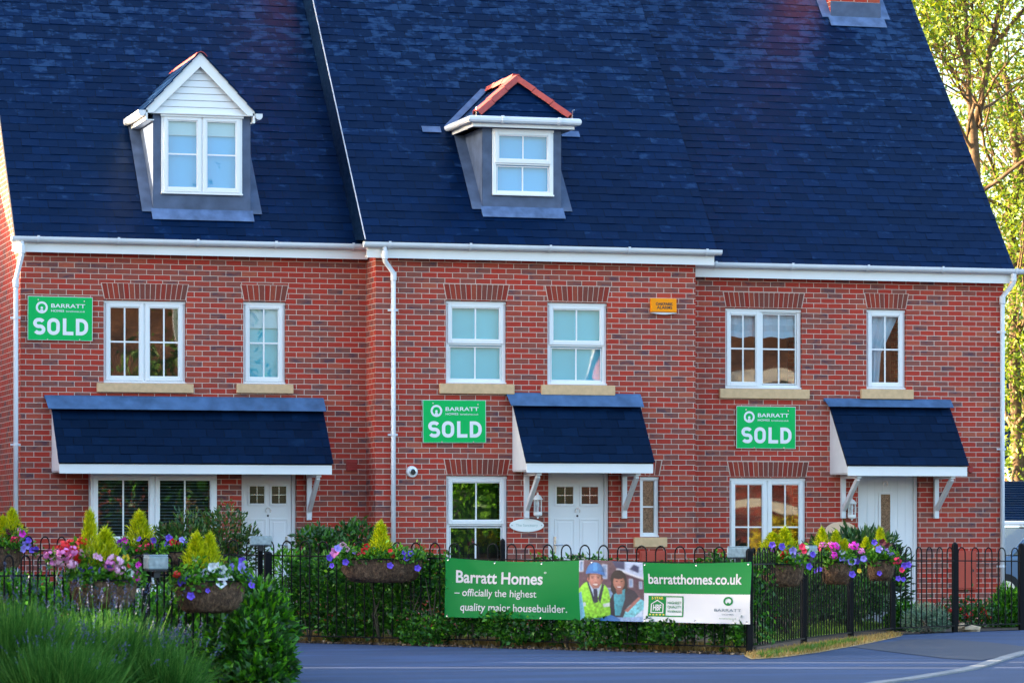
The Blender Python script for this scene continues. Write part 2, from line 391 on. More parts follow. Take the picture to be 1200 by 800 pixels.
def wall_front(mb, x0, x1, z0, z1, Y, holes, m='brick', rev=.11):
    xs = sorted({x0, x1, *[h[0] for h in holes], *[h[1] for h in holes]}); zs = sorted({z0, z1, *[h[2] for h in holes], *[h[3] for h in holes]})
    for a, b in zip(xs, xs[1:]):
        for c, d in zip(zs, zs[1:]):
            mx, mz = (a+b)/2, (c+d)/2
            if any(h[0] < mx < h[1] and h[2] < mz < h[3] for h in holes): continue
            mb.face([(a, Y, c), (b, Y, c), (b, Y, d), (a, Y, d)], m)
    for a, b, c, d in holes:
        mb.face([(a, Y, c), (a, Y, d), (a, Y+rev, d), (a, Y+rev, c)], m); mb.face([(b, Y, d), (b, Y, c), (b, Y+rev, c), (b, Y+rev, d)], m)
        mb.face([(a, Y, d), (b, Y, d), (b, Y+rev, d), (a, Y+rev, d)], m); mb.face([(b, Y, c), (a, Y, c), (a, Y+rev, c), (b, Y+rev, c)], m)

def house_shell(house, x0, x1, Y, ze, holes, name='wall'):
    mb = MB(); zt = ze + .04
    wall_front(mb, x0, x1, GZ-.1, zt, Y, holes)
    yb = Y + DEPTH; ym = Y + DEPTH/2; zr = ze + (DEPTH/2+EV)*TAN - .1
    for x in (x0, x1):
        mb.face([(x, Y, GZ-.1), (x, yb, GZ-.1), (x, yb, zt), (x, ym, zr), (x, Y, zt)], 'brick')
    mb.face([(x0, yb, GZ-.1), (x1, yb, GZ-.1), (x1, yb, zt), (x0, yb, zt)], 'brick')
    return mb.build(name, house)

def slates(mb, x0, x1, o, up, L, gauge=.155, wd=.26, mat='slate', seed=0, right=None, lift=.004):
    """courses of separate slates on the plane through o (eave) rising along unit vector up; x across"""
    rnd = random.Random(seed); up = Vector(up); nrm = Vector((1, 0, 0)).cross(up).normalized()
    o = Vector(o); n = int(math.ceil(L/gauge)); k = mb.mat(mat)
    for c in range(n):
        s0 = c*gauge; s1 = min(L, s0+gauge+.02)
        x = x0 - (wd/2 if c % 2 else 0)
        while x < x1:
            a, b = max(x0, x)+.003, min(x1, x+wd)-.003; x += wd
            if b-a < .02: continue
            t = .0022 + rnd.choice((0, 0, .001, .003, .005)); tl = rnd.uniform(-.002, .002); ds = rnd.uniform(-.005, .005)
            lo = o + up*(max(0, s0+ds)); hi = o + up*s1
            i = len(mb.v)
            for base, xx, h in ((lo, a, t+lift+tl), (lo, b, t+lift-tl), (hi, b, lift*.5), (hi, a, lift*.5), (lo, a, 0), (lo, b, 0)):
                q = base + nrm*h; mb.v.append((xx, q.y, q.z))
            mb.f += [(i, i+1, i+2, i+3), (i+4, i+5, i+1, i)]; mb.mi += [k, k]

def main_roof(house, x0, x1, Y, ze, seed, verge=False):
    ye = Y-EV; yr = Y+DEPTH/2; L = (yr-ye)/math.cos(PITCH); up = (0, math.cos(PITCH), math.sin(PITCH)); zr = ze+(yr-ye)*TAN
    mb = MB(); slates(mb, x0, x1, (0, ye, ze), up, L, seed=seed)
    # boarding below the slates and the rear slope
    nrm = Vector((0, -math.sin(PITCH), math.cos(PITCH)))
    d = nrm*-.09
    mb.prism([(x0+.004, ye+.006, ze), (x1-.004, ye+.006, ze), (x1-.004, yr, zr-.004), (x0+.004, yr, zr-.004)], d, 'underlay')
    yb = Y+DEPTH+EV
    mb.prism([(x0, yb, ze), (x0, yr+.002, zr), (x1, yr+.002, zr), (x1, yb, ze)], (0, -.06, -.06), 'slate')
    roof = mb.build('roof', house)
    rt = MB(); x = x0; rr = random.Random(seed)
    while x < x1-.01:           # half-round ridge tiles
        b = min(x+.45, x1)
        pts = [(.0+.14*math.sin(a), .09*math.cos(a)+.035) for a in np.linspace(-1.75, 1.75, 9)]
        for (p, q), (p2, q2) in zip(pts, pts[1:]):
            rt.face([(x, yr+p, zr+q-.01), (b-.008, yr+p, zr+q-.01), (b-.008, yr+p2, zr+q2-.01), (x, yr+p2, zr+q2-.01)], 'redtile')
        x = b
    rt.build('ridge_tiles', house, smooth=True)
    return roof, zr, yr

def eaves(house, x0, x1, Y, zg1, zb, gx0, gx1, zshift=0, down=None):
    """fascia board x0..x1 bottom zb, gutter gx0..gx1 with top zg1"""
    fy = Y-.16; zt = zg1-.02
    mb = MB(); mb.box(x0, x1, fy, fy+.022, zb, zt, 'white'); f = mb.build('fascia', house)
    mb = MB(); mb.box(x0+.01, x1-.01, fy+.023, Y-.002, zb+.02, zb+.03, 'white'); mb.build('soffit', f)
    g = MB(); rad = .056; gy = fy-.066
    prof = [(gy+rad*math.cos(a), zg1-rad*.35+rad*math.sin(a)) for a in np.linspace(-math.pi, 0, 10)]
    prof = [(gy-rad, zg1)] + prof + [(gy+rad, zg1)]
    for (a, b), (c, d) in zip(prof, prof[1:]): g.face([(gx0, a, b), (gx1, a, b), (gx1, c, d), (gx0, c, d)], 'gutter')
    for x in (gx0, gx1): g.face([(x, a, b) for a, b in prof], 'gutter')
    go = g.build('gutter', house)
    n = max(2, int((gx1-gx0)/.95))
    for i in range(n):
        b = MB(); x = gx0+.35+(gx1-gx0-.6)*i/(n-1)
        p2 = [(gy+(rad+.013)*math.cos(a), zg1-rad*.35+(rad+.013)*math.sin(a)) for a in np.linspace(-math.pi, 0, 10)]
        p2 = [(gy-rad-.013, zg1+.010)] + p2
        for (a, c), (d, e) in zip(p2, p2[1:]): b.prism([(x, a, c), (x+.035, a, c), (x+.035, d, e), (x, d, e)], (0, .003, .002), 'gutter')
        b.build('gutter_bracket', go)
    return gy
def downpipe(house, xg, xw, Y, zg, z2, zbot, gy):
    mb = MB(); r = .034; yw = Y-.055
    mb.tube([(xg, gy, zg-.03), (xg, gy, zg-.21), (xg, gy, zg-.23), (xw, yw, z2+.02), (xw, yw, z2), (xw, yw, zbot)], r, 'gutter', 12)
    p = mb.build('downpipe', house, smooth=True)
    for q in ((xg, gy, zg-.12), (xw, yw, z2)):
        c = MB(); c.lathe(q, [(.036, -.085), (.044, -.08), (.044, .03), (.036, .035)], 'gutter'); c.build('pipe_socket', p)
    z = z2-.5
    while z > 0:
        c = MB(); c.box(xw-.07, xw+.07, Y-.030, Y-.002, z-.014, z+.014, 'gutter'); c.lathe((xw, yw, z), [(.035, -.018), (.041, -.018), (.041, .018), (.035, .018)], 'gutter', 12); c.build('pipe_clip', p); z -= 1.75
    return p

def flat_arch(house, x0, x1, z0, h, Y):
    """splayed soldier-course arch of separate bricks"""
    mb = MB(); sp = .042; n = max(4, round((x1-x0+sp)/.076)); j = .0055
    mb.prism([(x0-.005, Y-.003, z0), (x1+.005, Y-.003, z0), (x1+sp+.01, Y-.003, z0+h), (x0-sp-.01, Y-.003, z0+h)], (0, .002, 0), 'mortar')
    for i in range(n):
        a, b = i/n, (i+1)/n
        lx = lambda t: x0+(x1-x0)*t; ux = lambda t: x0-sp+(x1-x0+2*sp)*t
        mb.prism([(lx(a)+j, Y-.007, z0+.006), (lx(b)-j, Y-.007, z0+.006), (ux(b)-j, Y-.007, z0+h-.006), (ux(a)+j, Y-.007, z0+h-.006)], (0, .0035, 0), 'arch')
    return mb.build('brick_arch', house)

def window(house, x0, x1, z0, z1, Y, kind, blind=None, sill=None, rec=.055, name='window', head=True):
    """white plastic window; kind: pair / single / sash / topcase / bay"""
    y = Y+rec; w = .058
    mb = MB(); mb.ring(x0+.004, x1-.004, z0+.004, z1-.004, w, y, y+.06, 'white')
    if head: mb.box(x0+.002, x1-.002, y-.02, y-.001, z1-.045, z1-.006, 'white')
    mb.box(x0-.0, x1-.0, y-.035, y-.001, z0+.002, z0+.026, 'white')
    panes = []; sash = MB(); bars = MB()
    def case(a, b, c, d, openable=True, nx=2, nz=2, s=.052):
        yy = y-.018 if openable else y+.006
        if openable: sash.ring(a, b, c, d, s, yy, yy+.03, 'white')
        else: s = .012
        ia, ib, ic, id_ = a+s, b-s, c+s, d-s
        bars.ring(ia, ib, ic, id_, .014, yy+.012, yy+.028, 'white')
        for i in range(1, nx): xx = ia+(ib-ia)*i/nx; bars.box(xx-.011, xx+.011, yy+.020, yy+.026, ic+.014, id_-.014, 'white')
        for i in range(1, nz):
            zz = ic+(id_-ic)*i/nz
            xs = [ia+.014] + [ia+(ib-ia)*q/nx for q in range(1, nx)] + [ib-.014]
            for q, (p0, p1) in enumerate(zip(xs, xs[1:])):
                bars.box(p0+(.011 if q else 0), p1-(.011 if q < nx-1 else 0), yy+.021, yy+.027, zz-.011, zz+.011, 'white')
        panes.append((ia+.004, ib-.004, ic+.004, id_-.004, yy+.03))
    a, b, c, d = x0+w-.02, x1-w+.02, z0+w-.02, z1-w+.02
    if kind in ('pair', 'dormerpair'):
        k = 2 if kind == 'pair' else 1
        m = (a+b)/2; mb.box(m-.028, m+.028, y, y+.06, z0+w+.004, z1-w-.004, 'white')
        case(a, m-.012, c, d, True, k); case(m+.012, b, c, d, True, k)
    elif kind == 'pairfix':
        m = x0+(x1-x0)*.47; mb.box(m-.028, m+.028, y, y+.06, z0+w+.004, z1-w-.004, 'white')
        case(a, m-.012, c, d); case(m+.02, b-.02, c+.02, d-.02, False)
    elif kind == 'single': case(a, b, c, d)
    elif kind == 'sash':
        m = z0+(z1-z0)*.49; mb.box(x0+w+.004, x1-w-.004, y, y+.06, m-.03, m+.03, 'white')
        case(a, b, m-.004, d, True, 2, 1); case(a+.02, b-.02, c+.01, m-.03, False, 2, 1)
    elif kind == 'bay':
        m = (a+b)/2; hz = z0+(z1-z0)*.44
        mb.box(m-.03, m+.03, y, y+.06, z0+w+.004, z1-w-.004, 'white'); mb.box(x0+w+.004, m-.034, y, y+.06, hz-.03, hz+.03, 'white'); mb.box(m+.034, x1-w-.004, y, y+.06, hz-.03, hz+.03, 'white')
        for p, q in ((a, m-.014), (m+.014, b)):
            case(p, q, hz-.008, d, True, 2, 1); case(p+.02, q-.02, c+.01, hz-.03, False, 2, 1)
    elif kind == 'narrow': case(a, b, c, d, False, 1, 2)
    wn = mb.build(name, house, bevel=.004)
    if sash.v: sash.build('sash', wn, bevel=.004)
    bars.build('glazing_bars', wn)
    for (pa, pb, pc, pd, py) in panes:
        g = MB(); tx = random.uniform(-.004, .004); g.face([(pa, py, pc), (pb, py+tx*(pb-pa), pc), (pb, py+tx*(pb-pa), pd), (pa, py, pd)], 'obscure' if kind == 'narrow' else 'glass'); g.build('pane', wn)
    if sill:
        s = MB(); e = .10; s.box(x0-e, x1+e, Y-.055, Y+.05, z0-sill, z0-.003, 'stone'); s.build('sill', wn, bevel=.008)
    yb = y+.078
    if blind:
        bl = MB(); W = x1-x0-.1; H = z1-z0-.1; xa = x0+.05; za = z0+.05
        if blind == 'full': bl.box(xa, xa+W, yb, yb+.005, za, za+H, 'sky_reflect_cyan'); bl.box(xa, xa+W, yb-.03, yb-.01, za, za+.02, 'blind')
        elif blind == 'fullblue': bl.box(xa, xa+W, yb, yb+.005, za, za+H, 'sky_reflect_blue')
        elif blind == 'bandblue': bl.box(xa, xa+W, yb, yb+.005, za, za+H, 'sky_reflect_blue'); bl.box(xa, xa+W, yb-.03, yb-.02, za+H*.76, za+H, 'blind')
        elif blind == 'half': bl.box(xa, xa+W, yb, yb+.005, za, za+H, 'sky_reflect_cyan'); bl.box(xa, xa+W, yb-.03, yb-.02, za+H*.70, za+H, 'blind')
        elif blind == 'top':
            n = 24           # gathered roman blind
            for i in range(n):
                u0, u1 = xa+W*i/n, xa+W*(i+1)/n; q0 = .015*math.sin(i*1.3); q1 = .015*math.sin((i+1)*1.3)
                h0 = za+H*(.66+.012*math.sin(i*.9)); h1 = za+H*(.66+.012*math.sin((i+1)*.9))
                for kk in range(4):
                    f0, f1 = kk/4, (kk+1)/4
                    bl.face([(u0, yb+q0+.02*(kk % 2), h0+(za+H-h0)*f0), (u1, yb+q1+.02*(kk % 2), h1+(za+H-h1)*f0), (u1, yb+q1+.02*((kk+1) % 2), h1+(za+H-h1)*f1), (u0, yb+q0+.02*((kk+1) % 2), h0+(za+H-h0)*f1)], 'blind')
        elif blind == 'tied':
            n = 10            # curtain caught back to one side
            for i in range(n):
                t0, t1 = i/n, (i+1)/n; q0 = .02*math.sin(i*2.1); q1 = .02*math.sin((i+1)*2.1)
                top = lambda t: xa+W*t; mid = lambda t: xa+W*.45*t
                bl.face([(mid(t0), yb+q0, za+H*.45), (mid(t1), yb+q1, za+H*.45), (top(t1), yb+q1, za+H), (top(t0), yb+q0, za+H)], 'blind')
                bl.face([(xa+W*.38*t0, yb+q0, za), (xa+W*.38*t1, yb+q1, za), (mid(t1), yb+q1, za+H*.45), (mid(t0), yb+q0, za+H*.45)], 'blind')
        elif blind == 'venetian':
            z = za
            while z < za+H: bl.box(xa, xa+W, yb, yb+.03, z, z+.006, 'greyink'); z += .045
        bl.build('curtain' if blind == 'tied' else 'blind', wn)  # full cyan and blue panels in this mesh are painted sky reflection
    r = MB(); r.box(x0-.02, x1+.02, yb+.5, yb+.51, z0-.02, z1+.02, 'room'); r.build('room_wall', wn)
    return wn

def front_door(house, x0, x1, z0, z1, Y, kind, hx):
    y = Y+.06; fr = MB(); w = .055
    fr.box(x0+.003, x0+w, y-.01, y+.07, z0, z1-.003, 'door'); fr.box(x1-w, x1-.003, y-.01, y+.07, z0, z1-.003, 'door'); fr.box(x0+w, x1-w, y-.01, y+.07, z1-w, z1-.003, 'door')
    a, b, c, d = x0+w+.004, x1-w-.004, z0+.03, z1-w-.004
    mb = MB(); yy = y+.02; mb.box(a, b, yy, yy+.044, c, d, 'door')
    W, H = b-a, d-c; mid = (a+b)/2
    glass = []
    if kind == 'panel':
        for s in (-1, 1):
            cx = mid+s*W*.235; hw = W*.155
            mb.ring(cx-hw-.03, cx+hw+.03, c+H*.77, c+H*.92, .03, yy-.012, yy-.001, 'door')
            glass.append((cx-hw, cx+hw, c+H*.77+.03, c+H*.92-.03))
            for (q0, q1) in ((.40, .68), (.08, .33)):
                mb.ring(cx-hw-.03, cx+hw+.03, c+H*q0, c+H*q1, .02, yy-.008, yy-.001, 'door')
                mb.box(cx-hw+.02, cx+hw-.02, yy-.007, yy-.001, c+H*q0+.05, c+H*q1-.05, 'door')
    else:
        n = 7
        for i in range(1, n): xx = a+W*i/n; mb.box(xx-.004, xx+.004, yy-.005, yy-.001, c+.08, d-.06, 'white_wood')
        cx = a+W*.48; hw = .075
        mb.ring(cx-hw-.03, cx+hw+.03, c+H*.52, c+H*.86, .03, yy-.014, yy-.006, 'door')
        glass.append((cx-hw, cx+hw, c+H*.52+.03, c+H*.86-.03))
    dr = mb.build('door', house, bevel=.003); fr.build('door_frame', dr, bevel=.004)
    for (p, q, e, g) in glass:
        t = MB(); t.face([(p, yy-.006, e), (q, yy-.006, e), (q, yy-.006, g), (p, yy-.006, g)], 'obscure' if kind != 'panel' else 'darkglass')
        o = t.build('pane', dr)
        l = MB(); m = (p+q)/2; n = (e+g)/2
        if kind == 'panel':
            l.box(m-.003, m+.003, yy-.010, yy-.007, e, g, 'chrome'); l.box(p, m-.004, yy-.010, yy-.007, n-.003, n+.003, 'chrome'); l.box(m+.004, q, yy-.010, yy-.007, n-.003, n+.003, 'chrome')
            l.build('lead_strip', dr)
    h = MB(); s = 1 if hx > mid else -1
    h.box(hx-.018, hx+.018, yy-.014, yy-.002, c+.88, c+1.12, 'chrome'); h.tube([(hx, yy-.016, c+1.0), (hx, yy-.055, c+1.0), (hx-s*.11, yy-.055, c+1.0)], .009, 'chrome'); h.build('handle', dr)
    lb = MB(); lb.box(mid-.13, mid+.13, yy-.012, yy-.002, c+.80, c+.865, 'chrome'); lb.box(mid-.10, mid+.10, yy-.016, yy-.013, c+.815, c+.85, 'dark'); lb.build('letterbox', dr)
    if kind == 'panel':
        k = MB(); k.lathe((0, 0, 0), [(.0, 0), (.016, 0), (.014, .012), (0, .014)], 'dark', 10)
        k.v = [(mid+p, yy-.002-r, c+H*.70+q) for p, q, r in k.v]; k.build('spyhole', dr)
    kn = MB(); zk = c+H*(.735 if kind == 'panel' else .92); kr = [(mid+(.0 if kind == 'panel' else -.02)+.035*math.cos(q_), yy-.016, zk+.04*math.sin(q_)) for q_ in np.linspace(-.6, 3.8, 12)]
    kn.tube(kr, .006, 'chrome', 6); kn.build('knocker', dr)
    st = MB(); st.box(x0-.05, x1+.05, Y-.28, Y-.003, GZ, z0-.004, 'kerb'); st.build('door_step', dr)
    return dr

def canopy(house, xf0, xf1, Y, zt_wall, zlead, zf1, zf0, p=.72, brackets=(), zbr=1.4, seed=1):
    """lean-to slate canopy: fascia xf0..xf1 from zf0 to zf1 at distance p from the wall"""
    yf = Y-p; mb = MB()
    up = Vector((0, p+.03, zt_wall-.06-zf1)); L = up.length; up.normalize()
    slates(mb, xf0-.02, xf1+.02, (0, yf-.03, zf1+.012), up, L-.01, gauge=.16, wd=.25, mat='slate_canopy', seed=seed)
    nrm = Vector((1, 0, 0)).cross(up).normalized()
    mb.prism([(xf0, yf-.012, zf1+.006), (xf1, yf-.012, zf1+.006), (xf1, Y-.006, zt_wall-.075), (xf0, Y-.006, zt_wall-.075)], nrm*-.04, 'underlay')
    cn = mb.build('canopy', house)
    b = MB(); b.box(xf0, xf1, yf, yf+.022, zf0, zf1, 'white'); b.build('fascia', cn, bevel=.003)
    s = MB(); s.box(xf0+.005, xf1-.005, yf+.023, Y-.003, zf0+.025, zf0+.035, 'white'); s.build('soffit', cn)
    for k, x in ((0, xf0), (1, xf1-.02)):
        e = MB(); e.prism([(x, yf+.024, zf0+.04), (x, Y-.003, zf0+.04), (x, Y-.003, zt_wall-.14), (x, yf+.024, zf1-.02)], (.018, 0, 0), 'white_wood'); e.build('end_panel', cn)
    l = MB(); h = zt_wall-zlead; q = up*(h*1.15)
    a = Vector((0, Y-.012, zt_wall)) + nrm*.02; bt = a - q + nrm*.010
    l.prism([(xf0-.07, bt.y, bt.z), (xf1+.04, bt.y, bt.z), (xf1+.04, a.y, a.z), (xf0-.10, a.y, a.z)], nrm*.006, 'lead_canopy')
    l.prism([(xf0-.10, Y-.012, zt_wall-.02), (xf1+.04, Y-.012, zt_wall-.02), (xf1+.04, Y-.012, zt_wall+.03), (xf0-.10, Y-.012, zt_wall+.03)], (0, .01, 0), 'lead_canopy')
    l.build('lead_flashing', cn)
    for x in brackets:
        g = MB(); w = .07
        g.box(x-w/2, x+w/2, Y-.06, Y-.003, zbr, zf0+.02, 'white_wood')
        g.box(x-w/2, x+w/2, yf+.05, Y-.062, zf0-.035, zf0+.022, 'white_wood')
        a0, a1 = Vector((x, Y-.07, zbr+.14)), Vector((x, yf+.10, zf0-.04)); d = (a1-a0).normalized(); n = Vector((0, d.z, -d.y))*.035
        mid = (a0+a1)/2 + Vector((0, .03, -.03))*0
        g.prism([a0-n+Vector((-w/2+.008, 0, 0)), a1-n+Vector((-w/2+.008, 0, 0)), a1+n+Vector((-w/2+.008, 0, 0)), a0+n+Vector((-w/2+.008, 0, 0))], (w-.016, 0, 0), 'white_wood')
        g.build('bracket', cn, bevel=.003)
    return cn

def roof_y(px, py, Y, ze):
    """Y of the roof plane seen at a measured point"""
    d = _ray(px); k = -(py-HY)/FPX
    # CZ + t*k = ze + (CAM.y + t*d.y - (Y-EV))*TAN
    t = (ze + (CAM[1]-(Y-EV))*TAN - CZ) / (k - d[1]*TAN)
    return CAM[1] + t*d[1]

HG = 'terraced houses in a row'
# ---------- house with the gabled dormer
h1 = thing('terraced_house', 'red brick house with white gabled dormer and long canopy over bay window and door', 'house', (W1[0], Y1, GZ), HG)
Y = Y1
def rect(px0, px1, py0, py1, Y): return (X(px0, Y), X(px1, Y), Z((px0+px1)/2, py1, Y), Z((px0+px1)/2, py0, Y))
wa = rect(121.5, 218, 352, 449, Y); wb = rect(285, 335, 353.5, 450, Y)
door1 = (X(283, Y), X(347.5, Y), -.08, 2.03)
bayx = (X(106, Y-.25), X(254.5, Y-.25))
house_shell(h1, W1[0], W1[1], Y, E1, [wa, wb, door1, (bayx[0]+.05, bayx[1]-.05, .25, 1.95)])
main_roof(h1, W1[0]-.10, -.02, Y, E1, 11)
gy = eaves(h1, X(14.5, Y-.16), -.02, Y, Z(200, 281.2, Y-.2), Z(200, 298.8, Y-.16), X(13, Y-.2), -.02)
downpipe(h1, X(26, Y-.25), X(18.5, Y-.05), Y, Z(20, 281, Y), Z(20, 330, Y), GZ, gy)
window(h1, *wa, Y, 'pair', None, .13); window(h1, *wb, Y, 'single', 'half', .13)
flat_arch(h1, wa[0]+.01, wa[1]-.01, wa[3]+.012, .225, Y); flat_arch(h1, wb[0]+.01, wb[1]-.01, wb[3]+.012, .225, Y)
front_door(h1, *door1, Y, 'panel', door1[1]-.13)
zc0, zc1 = Z(230, 555.2, Y-.72), Z(230, 543.8, Y-.72)
canopy(h1, X(69.5, Y-.72), X(389, Y-.72), Y, Z(220, 467, Y), Z(220, 485, Y), zc1, zc0, brackets=(X(362, Y-.03),), zbr=Z(362, 609, Y), seed=3)
# square bay under the canopy
by = Y-.25; bz = (.28, zc0+.02)
bm = MB(); bm.box(bayx[0]+.03, bayx[1]-.002, by+.07, Y-.004, GZ, bz[0]-.003, 'brick'); bm.box(bayx[1]+.003, X(283.5, by), by+.02, Y-.004, GZ, zc0+.02, 'brick')
bay = bm.build('bay', h1)
bw = window(h1, bayx[0], bayx[1], bz[0], bz[1], by, 'bay', 'venetian', None, rec=.0, name='bay_window', head=False)
sd = MB(); sd.ring(0, .20, 0, bz[1]-bz[0]-.01, .045, 0, .05, 'white'); sd.v = [(bayx[0]+.012+q, by+.07+p*.85, bz[0]+r) for p, q, r in sd.v]; sd.build('side_frame', bw)
sg = MB(); sg.face([(bayx[0]+.03, by+.10, bz[0]+.05), (bayx[0]+.03, by+.20, bz[0]+.05), (bayx[0]+.03, by+.20, bz[1]-.05), (bayx[0]+.03, by+.10, bz[1]-.05)], 'glass'); sg.build('pane', bw)
for px, py in ((412, 545),):
    v = MB(); x, z = P(px, py, Y); v.box(x-.08, x+.08, Y-.02, Y-.003, z-.08, z+.08, 'terracotta')
    for i in range(4): v.box(x-.07, x+.07, Y-.034, Y-.021, z-.062+i*.034, z-.046+i*.034, 'terracotta')
    v.build('air_vent', h1)
# dormer (gabled)
yd = roof_y(237, 249, Y, E1)
def dormer_common(house, xl, xr, yd, zb, zt, Yw, ze, hole):
    mb = MB(); wall_front(mb, xl, xr, zb-.06, zt, yd, [hole], 'lead', .08); d = mb.build('dormer', house); roofz = lambda y: ze+(y-(Yw-EV))*TAN
    yt = (zt-ze)/TAN+(Yw-EV)
    zb0 = roofz(yd)-.02
    for a, b in ((xl, xl+.02), (xr-.02, xr)):
        mb = MB(); mb.prism([(a, yd+.02, zb0), (a, yt+.1, zt), (a, yd+.02, zt)], (.02, 0, 0), 'lead'); mb.build('cheek', d)
    return d, yt
wd1 = (X(188.5, yd), X(284, yd), Z(236, 228.5, yd), Z(236, 134.5, yd))
xl, xr = X(179.5, yd), X(293.5, yd); zt1 = Z(236, 135, yd); zb1 = Z(236, 249.5, yd)
dm, yt = dormer_common(h1, xl, xr, yd, zb1, zt1, Y, E1, wd1)
# the dormer window belongs to the dormer
def dormer_window(dm, x0, x1, z0, z1, yd, kind, blind):
    w = window(dm, x0, x1, z0, z1, yd, kind, blind, None, rec=-.012, name='dormer_window', head=True)
    kids = [c for c in w.children]
    for c in kids: c.parent = dm; c.matrix_parent_inverse = Matrix()
    return w
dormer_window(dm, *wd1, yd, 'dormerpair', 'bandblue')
ap = MB(); nr = Vector((0, -math.sin(PITCH), math.cos(PITCH))); up_ = Vector((0, math.cos(PITCH), math.sin(PITCH)))
def on_roof(x, y, Yw, ze, h=.02): return Vector((x, y, ze+(y-(Yw-EV))*TAN)) + nr*h
def apron(dm, xl, xr, yd, yt, Yw, ze):
    ap = MB()
    ap.prism([on_roof(xl-.03, yd-.12, Yw, ze), on_roof(xr+.03, yd-.12, Yw, ze), on_roof(xr+.03, yd+.02, Yw, ze), on_roof(xl-.03, yd+.02, Yw, ze)], nr*.006, 'lead_pale')
    for s, x in ((-1, xl), (1, xr)):
        a, b = (x-.16, x-.002) if s < 0 else (x+.002, x+.16)
        ap.prism([on_roof(a, yd-.02, Yw, ze), on_roof(b, yd-.02, Yw, ze), on_roof(b, yt-.02, Yw, ze), on_roof(a, yt-.02, Yw, ze)], nr*.005, 'lead')
    ap.build('flashing', dm)
apron(dm, xl, xr, yd, yt, Y, E1)
# gable, boards, roof
yg = yd-.10
ax, az = X(235, yg), Z(235, 61.5, yg); lx, lz = X(171, yg), Z(171, 127, yg); rx, rz = X(302.5, yg), Z(302.5, 130, yg); lz = rz = (lz+rz)/2
sl = (az-lz)/(ax-lx); hwid = ax-lx; rx = ax+hwid
gb = MB(); xg0, xg1 = ax-(az-zt1-.12)/sl, ax+(az-zt1-.12)/sl
nb = 8; za, zb_ = zt1+.012, az-.10
for i in range(nb):           # shiplap boards
    c, d = za+(zb_-za)*i/nb, za+(zb_-za)*(i+1)/nb
    wc, wd_ = max(.01, (az-.06-c)/sl), max(.005, (az-.06-d)/sl)
    gb.prism([(ax-wc, yd-.022, c), (ax+wc, yd-.022, c), (ax+wd_, yd-.008, d-.004), (ax-wd_, yd-.008, d-.004)], (0, .03, 0), 'white')
gb.build('gable_cladding', dm)
bb = MB()
for s in (-1, 1):
    w = .15
    bb.prism([(ax, yg, az), (ax, yg, az-w*1.35), (ax+s*(hwid-.10), yg, lz-w*.45), (ax+s*hwid, yg, lz-w*.45), (ax+s*hwid, yg, lz)], (0, .022, 0), 'white')
bb.build('bargeboard', dm, bevel=.003)
sf = MB(); sf.box(xl-.08, xr+.08, yg+.023, yd-.024, zt1-.004, zt1+.012, 'white'); sf.box(wd1[0]-.01, wd1[1]+.01, yd-.05, yd-.034, zt1-.035, zt1-.004, 'white'); sf.build('soffit', dm)
dr = MB(); yrt = (az-E1)/TAN+(Y-EV); yel = (lz-E1)/TAN+(Y-EV)
for s in (-1, 1):
    e = Vector((ax+s*(hwid+.03), 0, lz-.03*sl)); t = Vector((ax, 0, az+.02))
    # slates on the small roof as courses
    n = 6
    for i in range(n):
        a, b = i/n, (i+1)/n
        p0 = e.lerp(t, a); p1 = e.lerp(t, b); hgt = .012
        ya = yg-.03; y0 = (p0.z-E1)/TAN+(Y-EV)+.06; y1 = (p1.z-E1)/TAN+(Y-EV)+.06
        nn = Vector((s*sl, 0, 1)).normalized()
        q = [(p0.x+nn.x*hgt, ya, p0.z+nn.z*hgt), (p1.x, ya, p1.z), (p1.x, y1, p1.z), (p0.x+nn.x*hgt, y0, p0.z+nn.z*hgt)]
        dr.prism(q, (-nn*.016), 'slate')
dr.build('dormer_roof', dm)
rd = MB()
for i in range(4):
    ya = yg-.04+i*(yrt-yg+.1)/4; yb2 = yg-.04+(i+1)*(yrt-yg+.1)/4-.008
    for (p, q), (p2, q2) in zip([(-.11, -.06), (-.06, .01), (0, .035), (.06, .01)], [(-.06, .01), (0, .035), (.06, .01), (.11, -.06)]):
        rd.prism([(ax+p*.8, ya, az-.012+q*.7), (ax+p2*.8, ya, az-.012+q2*.7), (ax+p2*.8, yb2, az-.012+q2*.7), (ax+p*.8, yb2, az-.012+q*.7)], (0, 0, -.012), 'redtile')
rd.build('ridge_tiles', dm)
for s in (-1, 1):
    gx = ax+s*(hwid+.06); g = MB(); rad = .05
    prof = [(gx+rad*math.cos(a), lz-.07+rad*math.sin(a)) for a in np.linspace(-math.pi, 0, 8)]; prof = [(gx-rad, lz-.035)]+prof+[(gx+rad, lz-.035)]
    ye_ = (lz-.12-E1)/TAN+(Y-EV)
    for (a, b), (c, d) in zip(prof, prof[1:]): g.face([(a, yg-.02, b), (a, ye_, b), (c, ye_, d), (c, yg-.02, d)], 'gutter')
    for yy in (yg-.02, ye_): g.face([(a, yy, b) for a, b in prof], 'gutter')
    g.box(min(gx-s*.055, gx-s*.085), max(gx-s*.055, gx-s*.085), yg+.0, ye_, lz-.17, lz-.03, 'white')
    g.box(min(gx-s*.09, xl if s < 0 else xr), max(gx-s*.09, xl if s < 0 else xr), yg+.024, ye_, lz-.17, lz-.155, 'white')
    g.build('gutter', dm)

